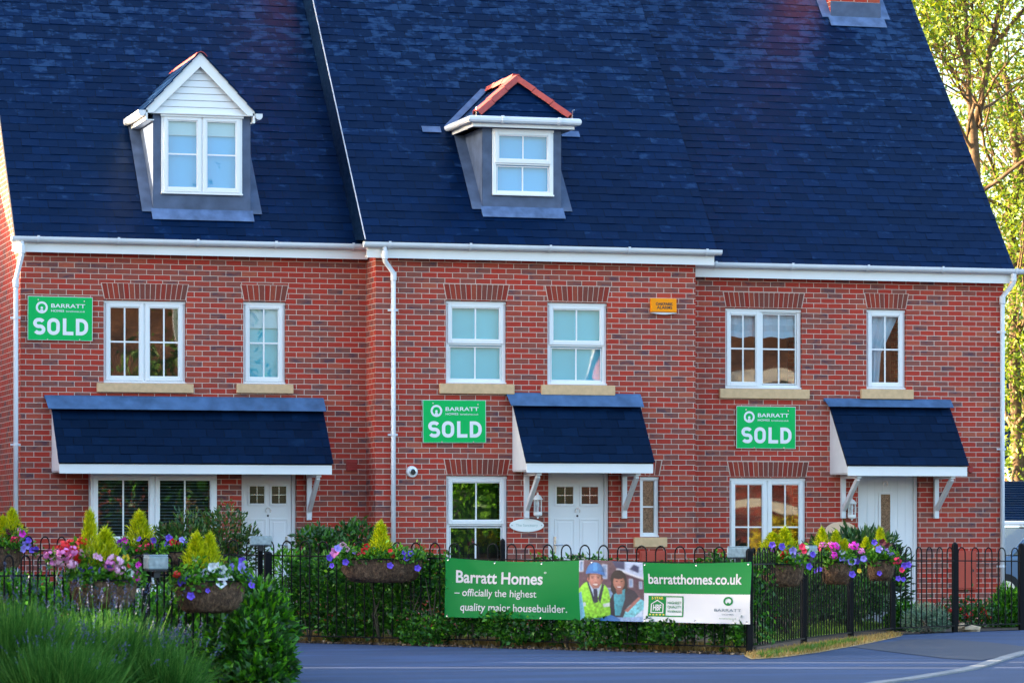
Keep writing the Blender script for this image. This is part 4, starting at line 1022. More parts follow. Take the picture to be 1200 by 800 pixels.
post_lamp(949, 645, 41.0, .15, .125, .12, -YAW+.75, 'small pale box lamp half hidden between red and pink basket flowers')

# ------------------------------------------------------------------ banner
def banner():
    off = .035
    TL, TR = PD(521.5, 653, 40.70-off), PD(880, 658, 37.95-off); BL, BR = PD(521, 722.5, 40.66-off), PD(879.5, 731, 37.90-off)
    t = thing('banner', 'long green and white housebuilder banner tied along the railing', 'banner', BL)
    ux = (TR-TL); ux.z = 0; nrm = Vector((ux.y, -ux.x, 0)).normalized()
    if nrm.y > 0: nrm = -nrm
    def S(u, v, h=0):
        top = TL.lerp(TR, u); bot = BL.lerp(BR, u); p = bot.lerp(top, v)
        sag = -.035*math.sin(math.pi*min(1, u/.5))*(v**2) if u < .5 else -.028*math.sin(math.pi*(u-.5)/.5)*(v**2)
        wv = .004*math.sin(u*23+v*3.2) + .016*math.sin(u*8-v*3) + .007*math.sin(u*31-v*9)*max(0, .45-v) + .010*math.sin(v*5+u*12)*(1-v) + .016*math.exp(-((u-.07-.22*(1-v))/.03)**2)*(1-v*.4)
        return p + Vector((0, 0, sag)) + nrm*(wv+h)
    def patch(mb, u0, u1, v0, v1, mat, h=0):
        nu, nv = max(2, int((u1-u0)*90)), max(2, int((v1-v0)*14))
        i0 = len(mb.v); k = mb.mat(mat)
        for a in range(nv+1):
            for b in range(nu+1): mb.v.append(tuple(S(u0+(u1-u0)*b/nu, v0+(v1-v0)*a/nv, h)))
        for a in range(nv):
            for b in range(nu):
                i = i0+a*(nu+1)+b; mb.f.append((i, i+1, i+nu+2, i+nu+1)); mb.mi.append(k)
    U0, U1 = .459, .664
    m = MB(); patch(m, 0, U0, 0, 1, 'bangreen'); patch(m, U1, 1, .475, 1, 'bangreen'); patch(m, U1, 1, 0, .475, 'banwhite'); patch(m, U0, U1, 0, 1, 'banwhite', -.004)
    m.build('cloth', t, smooth=True)
    fn = lambda u, v: S(u, v, .005)
    for tx, a_, b_, c_, d_, bo in (('Barratt Homes', .037, .338, .585, .80, .020), ('– officially the highest', .034, .318, .325, .49, .006), ('quality major housebuilder.', .058, .417, .075, .245, .006)):
        L = MB(); text_into(L, tx, a_, b_, c_, d_, 'banwhite', fn, bo); L.build('slogan', t)
    L = MB(); annulus_into(L, .345, .80, .0022, .0040, 'banwhite', fn, 12, 4.2); L.build('trade_mark', t)
    w = MB(); text_into(w, 'barratthomes.co.uk', .680, .972, .635, .81, 'banwhite', fn, .018); w.build('web_address', t)
    b = MB(); a0, a1 = .678, .790
    patch(b, a0, .734, .09, .435, 'bangreen', .003)
    for q in ((.734, a1, .415, .435), (.734, a1, .09, .11), (a1-.004, a1, .11, .415)): patch(b, *q, 'bangreen', .003)
    fn2 = lambda u, v: S(u, v, .007)
    text_into(b, '5 STAR', .689, .726, .375, .42, 'gold', fn2, .02); text_into(b, 'HIGHEST', .740, .783, .30, .345, 'bangreen', fn2, .01); text_into(b, 'QUALITY', .740, .783, .225, .275, 'bangreen', fn2, .01); text_into(b, 'HOUSEBUILDER', .740, .783, .165, .20, 'bangreen', fn2, .01)
    hp = [(.687, .30), (.707, .37), (.727, .30), (.727, .15), (.687, .15)]; inn = [(.690, .295), (.707, .352), (.724, .295), (.724, .165), (.690, .165)]
    for i in range(5): poly_into(b, [hp[i], hp[(i+1) % 5], inn[(i+1) % 5], inn[i]], 'banwhite', fn2)
    text_into(b, 'HBF', .694, .720, .19, .29, 'banwhite', fn2, .03)
    for i in range(5):
        cu = .686+i*.0105
        poly_into(b, [(cu+.0045*(1 if j % 2 == 0 else .45)*math.sin(j*math.pi/5), .122+.018*(1 if j % 2 == 0 else .45)*math.cos(j*math.pi/5)) for j in range(10)], 'gold', fn2)
    b.build('award_badge', t)
    e = MB(); annulus_into(e, .932, .365, .0095, .0150, 'bangreen', fn, 26, 4.9); poly_into(e, [(.928, .315), (.936, .315), (.934, .345), (.930, .345)], 'bangreen', fn)
    e.build('company_emblem', t); e = MB(); text_into(e, 'BARRATT', .889, .973, .195, .24, 'greyink', fn, .004); e.build('company_name', t); e = MB(); text_into(e, 'HOMES', .914, .95, .135, .162, 'greyink', fn, .0); e.build('company_name', t); e = MB(); text_into(e, 'barratthomes.co.uk', .906, .958, .075, .095, 'bangreen', fn, -.002); e.build('company_name', t)
    # printed photograph: two people in front of new houses, printed as a fine grid of ink cells
    NX, NY = 170, 158; U, V = np.meshgrid((np.arange(NX)+.5)/NX, (np.arange(NY)+.5)/NY); PXc, PYc = 30+425*U, 45+395*V
    img = np.zeros((NY, NX, 3)); rg = np.random.default_rng(3)
    def inside(pts):
        c = np.zeros(PXc.shape, bool); n = len(pts)
        for i in range(n):
            (ax_, ay_), (bx_, by_) = pts[i], pts[(i+1) % n]
            hit = ((ay_ > PYc) != (by_ > PYc)) & (PXc < (bx_-ax_)*(PYc-ay_)/((by_-ay_) or 1e-9)+ax_); c ^= hit
        return c
    def soft(n, s_): 
        q = rg.normal(size=(NY, NX))
        for _ in range(n): q = (q+np.roll(q, 1, 0)+np.roll(q, -1, 0)+np.roll(q, 1, 1)+np.roll(q, -1, 1))/5
        return q/q.std()*s_
    def put(mask, col, grad=(0, 0), tex=0.0, amt=1.0):
        c = np.array(lin(col)); ys, xs = np.where(mask)
        if len(ys) == 0: return
        gx = (PXc-PXc[mask].mean())/(np.ptp(PXc[mask])+1); gy = (PYc-PYc[mask].mean())/(np.ptp(PYc[mask])+1)
        sh = 1+grad[0]*gx+grad[1]*gy+(soft(6, tex) if tex else 0)
        v = np.clip(c*sh[..., None], 0, 1); img[mask] = img[mask]*(1-amt)+v[mask]*amt
    def pg(pts, col, grad=(0, 0), tex=.06, amt=1.0): put(inside(pts), col, grad, tex, amt)
    def pe(cx, cy, rx, ry, col, grad=(0, 0), tex=.04, amt=1.0, top=None, ball=0):
        d = ((PXc-cx)/rx)**2+((PYc-cy)/ry)**2; m = d < 1
        if top is not None: m &= PYc < top
        put(m, col, grad, tex, amt)
        if ball: img[m] *= (1-ball*np.clip(d[m], 0, 1)**1.5)[:, None]
    def blur(k):
        nonlocal img
        for _ in range(k):
            p_ = np.pad(img, ((1, 1), (1, 1), (0, 0)), mode='edge'); img = (p_[1:-1, 1:-1]*2+p_[:-2, 1:-1]+p_[2:, 1:-1]+p_[1:-1, :-2]+p_[1:-1, 2:])/6
    put(np.ones(PXc.shape, bool), (98, 66, 86), (-.3, .2), .16)
    for yy in np.arange(50, 330, 9): put((np.abs(PYc-yy) < 1.2), (140, 112, 124), amt=.35)
    pg([(250, 45), (455, 45), (455, 150), (290, 95)], (196, 210, 238)); pg([(250, 45), (335, 45), (335, 100), (280, 90)], (50, 60, 108)); pg([(365, 95), (395, 60), (430, 75), (425, 120)], (46, 58, 106)); pg([(280, 92), (455, 150), (455, 164), (280, 104)], (232, 232, 240))
    for a_, b_, c_, d_ in ((185, 70, 220, 165), (360, 160, 385, 215), (425, 175, 445, 225), (30, 45, 60, 120), (215, 225, 260, 290)): pg([(a_, b_), (c_, b_), (c_, d_), (a_, d_)], (210, 220, 238)); pg([(a_+5, b_+6), (c_-5, b_+6), (c_-5, d_-6), (a_+5, d_-6)], (120, 150, 190), (.4, .5), .2)
    blur(5)
    pg([(30, 440), (30, 235), (60, 200), (98, 182), (110, 200), (130, 262), (160, 262), (182, 200), (205, 205), (228, 240), (252, 350), (247, 440)], (160, 228, 70), (-.35, -.25), .16)
    for q_ in (([(34, 330), (70, 320), (74, 345), (34, 356)]), ([(190, 330), (246, 318), (248, 342), (192, 352)])): pg(q_, (215, 225, 225), (.3, 0))
    pg([(30, 262), (46, 250), (66, 440), (30, 440)], (120, 190, 220), (.5, 0)); pg([(84, 186), (100, 178), (134, 292), (126, 330), (108, 262)], (36, 44, 72)); pg([(186, 198), (200, 206), (172, 330), (158, 296)], (36, 44, 72))
    pg([(96, 190), (130, 285), (160, 282), (180, 202)], (188, 208, 236), (-.3, 0)); pg([(128, 232), (153, 232), (158, 318), (130, 328)], (34, 40, 78), (-.5, 0)); pg([(112, 188), (170, 188), (164, 228), (122, 232)], (150, 88, 84))
    pe(141, 172, 45, 57, (214, 150, 134), (-.45, -.1), .03, 1, None, .38); pe(94, 172, 8, 15, (190, 118, 108)); pe(186, 170, 7, 14, (160, 96, 90))
    pe(122, 161, 9, 4, (70, 44, 44), amt=.8); pe(160, 160, 9, 4, (70, 44, 44), amt=.8); pg([(110, 151), (134, 150), (134, 154), (110, 156)], (84, 52, 44), amt=.7); pg([(148, 150), (172, 151), (172, 156), (148, 154)], (84, 52, 44), amt=.7)
    pg([(138, 160), (146, 160), (153, 188), (133, 188)], (226, 164, 148), amt=.6); pe(143, 190, 12, 4, (160, 92, 86), amt=.6); pe(142, 207, 21, 8, (150, 72, 72), amt=.9); pe(142, 205, 17, 4.5, (240, 232, 228), amt=.95); pe(118, 190, 9, 12, (224, 140, 128), amt=.5); pe(166, 190, 8, 11, (200, 120, 110), amt=.5)
    pg([(94, 140), (104, 136), (102, 172), (95, 176)], (58, 42, 40)); pg([(178, 136), (188, 140), (187, 172), (181, 172)], (48, 36, 36))
    pe(140, 122, 60, 62, (48, 142, 216), (-.5, -.4), .03, 1, 126, .45); pg([(78, 116), (202, 122), (205, 143), (150, 132), (78, 134)], (40, 122, 200), (-.3, 0)); pg([(128, 62), (152, 62), (156, 118), (126, 118)], (96, 180, 236), amt=.5); pg([(80, 134), (150, 133), (203, 144), (190, 152), (140, 142), (92, 146)], (60, 50, 60), amt=.55)
    pg([(240, 440), (234, 305), (258, 255), (300, 232), (335, 215), (395, 240), (436, 300), (455, 440)], (36, 34, 62), (.3, 0), .12)
    pe(294, 166, 51, 64, (36, 28, 38), (0, 0), .2); pg([(246, 160), (344, 160), (350, 238), (332, 264), (256, 264), (242, 238)], (34, 26, 36), (0, 0), .15)
    pg([(262, 268), (298, 242), (334, 228), (332, 300), (302, 402), (268, 402)], (70, 168, 186), (-.4, -.2), .12); pg([(272, 218), (318, 218), (314, 262), (280, 266)], (150, 92, 84))
    pe(295, 186, 37, 51, (196, 134, 116), (-.5, -.1), .03, 1, None, .38); pe(292, 142, 40, 22, (36, 28, 38), tex=.2); pe(281, 178, 8, 3.6, (48, 32, 34), amt=.85); pe(312, 178, 8, 3.6, (48, 32, 34), amt=.85)
    pg([(292, 178), (299, 178), (304, 199), (288, 199)], (206, 144, 128), amt=.6); pe(296, 201, 10, 3, (140, 84, 76), amt=.6); pe(296, 217, 18, 8, (150, 62, 72), amt=.9); pe(296, 215.5, 14, 4.2, (240, 234, 232), amt=.95)
    pg([(312, 440), (346, 352), (420, 284), (455, 305), (455, 440)], (110, 196, 210), (-.5, -.4), .2); pg([(330, 372), (420, 278), (434, 290), (352, 382)], (170, 110, 104), (0, 0), .1); pg([(365, 440), (455, 358), (455, 440)], (190, 208, 232), (-.3, 0), .1)
    pg([(30, 428), (455, 408), (455, 440), (30, 440)], (140, 172, 214), (0, 0), .1); pg([(160, 425), (240, 400), (300, 425), (300, 440), (160, 440)], (60, 130, 200), (-.4, 0))
    blur(2); img = np.clip(img**1.1*.74*(1+soft(1, .05))[..., None], 0, 1)
    Vv = [tuple(S(U0+(U1-U0)*i/NX, 1-j/NY, .001)) for j in range(NY+1) for i in range(NX+1)]
    Ff = np.array([(j*(NX+1)+i, (j+1)*(NX+1)+i, (j+1)*(NX+1)+i+1, j*(NX+1)+i+1) for j in range(NY) for i in range(NX)])
    tp = NT('print_ink').set(Roughness=.5); vc = tp.add('ShaderNodeVertexColor', layer_name='ink'); tp.link(vc.outputs[0], tp.b.inputs['Base Color']); M['print_ink'] = tp.m
    me = quads('photo_print', np.array(Vv), Ff, ['print_ink']); at = me.color_attributes.new('ink', 'FLOAT_COLOR', 'CORNER')
    at.data.foreach_set('color', np.repeat(np.concatenate([img.reshape(-1, 3), np.ones((NX*NY, 1))], 1), 4, axis=0).astype(np.float32).ravel())
    po = link('photo_print', me, t); po.matrix_parent_inverse = Matrix.Translation(-Vector(t.location))
    ey = MB()
    for u in (.01, .17, .33, .5, .67, .83, .99):
        for v in (.03, .97):
            p = S(u, v, .004); ey.lathe((0, 0, 0), [(.006, .0), (.012, .002), (.014, -.002)], 'chrome', 10); n = 30
            ey.v[-n:] = [tuple(p + ux.normalized()*a + Vector((0, 0, b)) + nrm*c) for a, b, c in ey.v[-n:]]
    ey.build('eyelet', t)
banner()

# ------------------------------------------------------------------ plants
def blob_points(n, blobs, seed, shell=.55):
    """points in a union of ellipsoids ((x,y,z),(rx,ry,rz)), biased to the outside; returns points and outward directions"""
    rg = np.random.default_rng(seed); vol = np.array([b[1][0]*b[1][1]*b[1][2] for b in blobs])**.75; pr = vol/vol.sum(); which = rg.choice(len(blobs), n, p=pr)
    d = rg.normal(size=(n, 3)); d /= np.linalg.norm(d, axis=1, keepdims=True); rad = rg.uniform(shell**3, 1, n)**(1/3)
    c = np.array([b[0] for b in blobs])[which]; r = np.array([b[1] for b in blobs])[which]
    lump = 1+.16*np.sin(d[:, 0]*7+which)*np.sin(d[:, 2]*6+which*2)+.08*rg.normal(size=n)
    p = c+d*r*(rad*lump)[:, None]; return p, d/r*r.mean()
def shrub(name, label, cat, base, blobs, n, ln, wd, mats, seed, group=None, stems=6, up=.5, shell=.5, loose=.7, part='foliage', probs=None):
    base = Vector(base); t = thing(name, label, cat, base, group)
    p, d = blob_points(n, blobs, seed, shell)
    keep = p[:, 2] > GZ+.015; p, d = p[keep], d[keep]
    d = d+np.random.default_rng(seed+1).normal(0, loose, d.shape); d[:, 2] += up
    mi = np.random.default_rng(seed+2).choice(len(mats), len(p), p=probs)
    o = link(part, leaf_mesh(part, p, d, ln, wd, mats, mi), t); o.matrix_parent_inverse = Matrix.Translation(-base)
    s = MB(); rr = random.Random(seed)
    for i in range(stems):
        b = rr.choice(blobs); e = Vector(b[0])+Vector((rr.uniform(-.5, .5)*b[1][0], rr.uniform(-.5, .5)*b[1][1], rr.uniform(0, .5)*b[1][2])); q = base+Vector((rr.uniform(-.12, .12), rr.uniform(-.1, .1), 0))
        s.tube([q, q.lerp(e, .5)+Vector((rr.uniform(-.06, .06), 0, .04)), e], [.014, .010, .004], 'stem', 5, False)
    s.build('stems', t); return t
def bl(px, py, D, rpx, rpy, ry=None):
    c = PD(px, py, D); k = D/FPX; return (tuple(c), (rpx*k, ry or rpx*k, rpy*k))

# clipped hedge behind the banner
def hedge():
    a, b = Vector((fl[1].x, fl[1].y, GZ)), Vector((fl[3].x, fl[3].y, GZ)); d = (b-a).normalized(); nrm = Vector((-d.y, d.x, 0)); L = (b-a).length
    rg = np.random.default_rng(5); n = 34000
    s = rg.uniform(.3, L-.05, n); topz = .77+.07*np.sin(s*3.1)+.05*np.sin(s*7.7+1)
    side = rg.uniform(-.09, .62, n); z = rg.uniform(0, 1, n)**1.1; z = -.17+z*(topz+.17)+rg.normal(0, .03, n)
    low = -.12+.06*np.sin(s*4.3)+.05*np.sin(s*11)+.04*np.sin(s*2.1); keep = (z > low)
    front = rg.uniform(0, 1, n) < .62; side = np.where(front, rg.uniform(.13, .30, n)+.05*np.sin(s*5+z*6), np.abs(side)+.12)
    bulge = np.where((z < .17+.05*np.sin(s*3.7)) & (s > 2.2), -.26*np.abs(np.sin(s*2.7+.6)), 0); side = side+bulge*front
    P_ = np.array([a.x, a.y, 0])+np.outer(s, [d.x, d.y, 0])+np.outer(side, [nrm.x, nrm.y, 0]); P_[:, 2] = z; P_ = P_[keep]
    D_ = rg.normal(0, .7, P_.shape)-np.array([nrm.x, nrm.y, 0])*.55; D_[:, 2] += .35
    t = thing('hedge', 'clipped dark green hedge growing along the railing behind the banner', 'hedge', a)
    mi = rg.choice(2, len(P_), p=[.86, .14]); o = link('foliage', leaf_mesh('foliage', P_, D_, .062, .036, ['hedge', 'bright'], mi), t); o.matrix_parent_inverse = Matrix.Translation(-a)
    st = MB(); rr = random.Random(4); q = .4
    while q < L:
        c = a+d*q+nrm*rr.uniform(.1, .4)
        for _ in range(3): st.tube([c, c+Vector((rr.uniform(-.1, .1), rr.uniform(-.1, .1), .35)), c+Vector((rr.uniform(-.2, .2), rr.uniform(-.1, .1), .8))], [.012, .009, .004], 'stem', 5, False)
        q += .28
    st.build('stems', t)
hedge()
shrub('shrub', 'big bright green leafy shrub beside the pavement under a coir basket', 'shrub', G(285, 796), [bl(285, 765, 31.0, 50, 50), bl(308, 735, 31.4, 36, 42), bl(318, 775, 30.9, 28, 36), bl(250, 785, 32.6, 50, 50), bl(300, 705, 32.4, 34, 26), bl(225, 745, 33.4, 50, 56), bl(300, 800, 30.7, 40, 34)], 19000, .085, .038, ['laurel', 'hedge', 'bright'], 11, stems=10, up=.35, probs=[.3, .3, .4], shell=.35)
shrub('shrub', 'yellow green leafy shrub behind the railing at the lavender', 'shrub', PD(40, 700, 35.5).xy.to_3d()+Vector((0, 0, GZ)), [bl(15, 720, 35, 50, 46), bl(75, 725, 35.5, 50, 44), bl(140, 735, 36, 45, 40), bl(190, 740, 36.5, 40, 50)], 9000, .085, .045, ['bright', 'hedge'], 12, stems=8)
shrub('shrub', 'tall shrub with reddish tips below the bay window', 'shrub', PD(235, 700, 45.6).xy.to_3d()+Vector((0, 0, GZ)), [bl(225, 635, 45.5, 40, 35), bl(262, 630, 45.6, 32, 38), bl(195, 640, 45.4, 28, 26), bl(290, 645, 45.6, 20, 26), bl(235, 668, 45.5, 60, 40)], 5200, .085, .034, ['laurel', 'redtip'], 13, stems=12, up=.9, shell=.2)
shrub('shrub', 'loose dark shrub against the wall, partly hiding the green grey plate', 'shrub', PD(400, 700, 46.8).xy.to_3d()+Vector((0, 0, GZ)), [bl(385, 650, 46.8, 38, 32), bl(420, 640, 46.9, 26, 28), bl(365, 632, 46.7, 20, 14), bl(408, 622, 46.9, 14, 10), bl(400, 680, 46.6, 60, 30)], 3800, .10, .040, ['laurel', 'hedge'], 14, stems=9, shell=.2)
shrub('shrub', 'low yellow green shrub behind the railing near the twin pane door', 'shrub', PD(350, 700, 43.8).xy.to_3d()+Vector((0, 0, GZ)), [bl(335, 668, 43.6, 26, 24), bl(385, 672, 43.4, 28, 22), bl(510, 678, 42.4, 22, 18), bl(440, 690, 42.9, 60, 20)], 3800, .075, .032, ['bright', 'basketleaf'], 15, stems=6)
shrub('rhododendron', 'large dark rhododendron in front of the planked white door', 'shrub', PD(1000, 700, 47.8).xy.to_3d()+Vector((0, 0, GZ)), [bl(1000, 668, 47.6, 58, 40), bl(960, 672, 47.4, 46, 36), bl(1042, 680, 47.8, 22, 46), bl(1012, 640, 47.6, 34, 18), bl(975, 698, 47.2, 70, 26), bl(925, 690, 47.0, 40, 28)], 9500, .135, .042, ['laurel'], 16, stems=14, up=.55, shell=.25)
shrub('shrub', 'dark leafy shrub behind the curved railing under the baskets', 'shrub', PD(920, 700, 43.6).xy.to_3d()+Vector((0, 0, GZ)), [bl(905, 694, 43.2, 30, 24), bl(950, 694, 44.4, 40, 26), bl(1000, 700, 45.6, 36, 24), bl(885, 690, 42.0, 18, 40)], 5200, .08, .036, ['hedge', 'laurel'], 17, stems=8)
shrub('shrub', 'round silver green clipped bush at the foot of the railing', 'shrub', G(1086, 741), [bl(1085, 724, 46.4, 25, 17), bl(1075, 728, 46.4, 18, 13), bl(1098, 728, 46.4, 14, 12)], 3800, .055, .012, ['silver'], 18, stems=5, up=.6)
shrub('shrub', 'small mid green bush between the silver bush and the railing post', 'shrub', PD(1062, 700, 46.9).xy.to_3d()+Vector((0, 0, GZ)), [bl(1062, 722, 46.9, 16, 16), bl(1050, 728, 46.9, 14, 10)], 1800, .06, .03, ['hedge', 'bright'], 19, stems=4)
shrub('shrub', 'bright leafy shrub behind the railing at the end house corner', 'shrub', PD(1182, 700, 48.8).xy.to_3d()+Vector((0, 0, GZ)), [bl(1182, 712, 48.6, 20, 24), bl(1172, 724, 48.6, 18, 16), bl(1205, 715, 48.8, 22, 26)], 2400, .10, .036, ['bright', 'hedge'], 20, stems=6, up=.8, shell=.2)

def petunia(col, r=.042):
    m = MB(); n = 10; k = 'p_'+col
    ringpts = [(r*(.92+.10*math.cos(i*math.pi))*math.cos(2*math.pi*i/n), r*(.92+.10*math.cos(i*math.pi))*math.sin(2*math.pi*i/n), .006*math.cos(i*math.pi*1.0)) for i in range(n)]
    for i in range(n):
        a, b = ringpts[i], ringpts[(i+1) % n]; m.face([(0, 0, -.018), a, b], k)
    return m.mesh('petunia_flower')
def geranium(col, r=.058):
    m = MB(); rr = random.Random(len(col)); k = 'p_'+col
    for i in range(26):
        d = Vector((rr.gauss(0, 1), rr.gauss(0, 1), rr.gauss(0, 1))).normalized(); c = d*r*rr.uniform(.75, 1.05); c.z *= .75
        u = d.orthogonal().normalized(); w = d.cross(u); q = r*.34
        pts = [c+(u*math.cos(2*math.pi*j/5+i)+w*math.sin(2*math.pi*j/5+i))*q*(1 if j % 2 == 0 else .8)+d*.004*(j % 2) for j in range(5)]
        m.face(pts, k)
    return m.mesh('geranium_head')
FM = {('p', c): petunia(c) for c in FC}; FM.update({('g', c): geranium(c) for c in FC})
def conifer_mesh(seed):
    rg = np.random.default_rng(seed); n = 1250; t = rg.uniform(0, 1, n)**.75; ang = rg.uniform(0, 2*math.pi, n)
    wob = 1+.25*np.sin(ang*4+t*9+seed)+.20*rg.normal(size=n); rad = .36*(1-t**1.2)*np.sqrt(rg.uniform(.25, 1, n))*wob*np.minimum(1, .55+t*2.2)
    p = np.stack([rad*np.cos(ang), rad*np.sin(ang), t*.93], 1); d = np.stack([np.cos(ang)*.62, np.sin(ang)*.62, np.full(n, 1.0)], 1)+rg.normal(0, .38, (n, 3))
    tips = np.zeros((40, 3)); tips[:, 2] = np.linspace(.80, 1.0, 40); tips[:, :2] = rg.normal(0, .022, (40, 2)); td = rg.normal(0, .2, (40, 3)); td[:, 2] = 1
    return leaf_mesh('conifer', np.vstack([p, tips]), np.vstack([d, td]), .19, .028, ['conifer'])
CM = [conifer_mesh(i) for i in range(3)]
def coir_mesh(L, Dp, H, seed):
    rg = random.Random(seed); m = MB(); nu, nv = 26, 9; k = m.mat('coir'); i0 = 0
    for a in range(nv+1):
        v = a/nv; ph = v*math.pi/2*1.0
        for b in range(nu):
            th = 2*math.pi*b/nu; c, s = math.cos(th), math.sin(th); se = .75
            cx = math.copysign(abs(c)**se, c); sy = math.copysign(abs(s)**.9, s); rr = math.cos(ph)**.32 if a < nv else .05
            j = 1+rg.uniform(-.035, .035); m.v.append((L/2*cx*rr*j, Dp/2*sy*rr*j, -H*math.sin(ph)**1.1*j))
    for a in range(nv):
        for b in range(nu):
            p, q = a*nu+b, a*nu+(b+1) % nu; m.f.append((p, p+nu, q+nu, q)); m.mi.append(k)
    m.f.append(tuple(nu-1-b for b in range(nu))); m.mi.append(k); m.f.append(tuple(nv*nu+b for b in range(nu))); m.mi.append(k)
    # loose fibres
    for i in range(800):
        th = rg.uniform(0, 2*math.pi); ph = rg.uniform(.05, 1.45); rr = math.cos(ph)**.32
        c = Vector((L/2*math.cos(th)*rr, Dp/2*math.sin(th)*rr, -H*math.sin(ph)**1.1)); d = Vector((math.cos(th), math.sin(th), rg.uniform(-1.4, .6)))*rg.uniform(.012, .05); w = Vector((rg.uniform(-1, 1), rg.uniform(-1, 1), rg.uniform(-1, 1)))*.002
        m.face([c-w, c+w, c+d+w*.4], 'coir')
    return m.mesh('coir_liner', True)
def basket(label, px0, px1, pyt, pyb, D, conifers, flowers, seed, depth=.42, ang=None, leaf=900, trail=True):
    """px0..px1 liner width, pyt rim, pyb bottom; conifers: (px, ybase, ytop, width_px); flowers: (type, colour, px, py, size)"""
    k = D/FPX; cx = (px0+px1)/2; rim = PD(cx, pyt, D); L = (px1-px0)*k; H = (pyb-pyt)*k; a = -YAW if ang is None else ang
    t = thing('flower_basket', label, 'flower basket', rim, 'coir lined flower baskets on the railings', a)
    link('liner', coir_mesh(L, depth, H, seed), t, (0, 0, 0))
    fr = MB(); pts = [(L/2*.99*math.cos(q)*1.0, depth/2*1.02*math.sin(q), .004) for q in np.linspace(0, 2*math.pi, 25)]; fr.tube(pts, .008, 'black', 6, False)
    for q in (-.3, 0, .3): fr.tube([(L*q, depth/2, .0), (L*q, depth/2-.03, .12)], .006, 'black', 5)
    link('wire_frame', fr.mesh('wire_frame'), t, (0, 0, 0))
    inv = Matrix.Rotation(-a, 4, 'Z')
    loc = lambda w: inv @ (w-rim)
    rg = np.random.default_rng(seed); n = leaf
    p = np.stack([rg.uniform(-.52, .52, n)*L, rg.uniform(-.5, .5, n)*depth, np.abs(rg.normal(0, .06, n))+.0], 1)
    for ty, col, fx, fy, s in flowers:        # leaves clothe the flower stems
        q = loc(PD(fx, fy, D)); c = rg.normal(0, .032, (16, 3))+np.array([q.x, rg.uniform(-.1, .05), q.z-.03]); p = np.vstack([p, c])
    if trail:
        m = n//9; e = np.stack([rg.uniform(-.54, .54, m)*L, -depth/2*rg.uniform(.7, 1.0, m), -np.abs(rg.normal(0, .04, m))], 1); p = np.vstack([p, e])
    d = rg.normal(0, .6, p.shape); d[:, 2] += .45; d[:, 1] -= .25
    link('foliage', leaf_mesh('foliage', p, d, .055, .034, ['basketleaf', 'hedge'], rg.choice(2, len(p), p=[.7, .3])), t, (0, 0, 0))
    for i, (fx, yb, yt, w) in enumerate(conifers):
        q = loc(PD(fx, yb, D)); o = link('conifer', CM[(seed+i) % 3], t, (q.x, rg.uniform(-.03, .06), q.z)); o.scale = (w*k/.66, w*k/.66, (yb-yt)*k); o.rotation_euler.z = seed+i*2.1
    for ty, col, fx, fy, s in flowers:
        q = loc(PD(fx, fy, D)); front = -depth/2*rg.uniform(.35, .95) if fy > pyt-22 else rg.uniform(-.16, .02)
        if fy > pyt: front = -depth/2*1.08
        o = link('flower', FM[(ty, col)], t, (q.x, front, q.z)); o.scale = (s*(.94 if ty == 'p' else 1.18),)*3
        o.rotation_euler = (R(90+rg.uniform(-28, 10)), rg.uniform(-.3, .3), rg.uniform(-.5, .5)) if ty == 'p' else (rg.uniform(-.4, .4), rg.uniform(-.4, .4), rg.uniform(0, 3))
    return t
p, g = 'p', 'g'
na = math.atan2((nf[2]-nf[0]).y, (nf[2]-nf[0]).x)
basket('coir basket with pink and scarlet geraniums and white blooms behind the lavender', 82, 161, 680, 712, 29.55,
       [(101, 665, 603, 27), (126, 668, 622, 34)],
       [(g, 'red', 58, 641, 1), (g, 'red', 70, 638, .95), (g, 'red', 77, 650, 1.1), (g, 'red', 86, 653, 1.0), (g, 'red', 88, 634, .7), (g, 'pink', 55, 648, 1.1), (g, 'pink', 44, 650, .9), (g, 'palepink', 52, 657, 1.0), (g, 'pink', 68, 645, .8), (g, 'palepink', 90, 648, .8), (g, 'palepink', 64, 660, .8),
        (p, 'pink', 41, 657, .9), (p, 'palepink', 102, 651, .8), (p, 'palepink', 109, 653, .8), (g, 'palepink', 128, 657, 1.15), (g, 'pink', 122, 662, .9), (g, 'palepink', 131, 668, .8), (p, 'pink', 136, 674, 1.0), (p, 'purple', 83, 667, .9), (p, 'purple', 97, 667, .8), (p, 'purple', 122, 665, .8), (p, 'lilac', 110, 668, .8),
        (p, 'magenta', 158, 672, 1.1), (p, 'magenta', 163, 675, 1.0), (p, 'magenta', 156, 676, .9), (p, 'magenta', 162, 662, .9), (p, 'magenta', 157, 665, .8), (p, 'white', 144, 656, .9), (p, 'white', 148, 671, 1.0), (p, 'white', 146, 676, 1.0), (p, 'white', 151, 668, .7), (p, 'yellow', 150, 653, .9), (p, 'red', 150, 662, .6)], 41, ang=na*.5-.1)
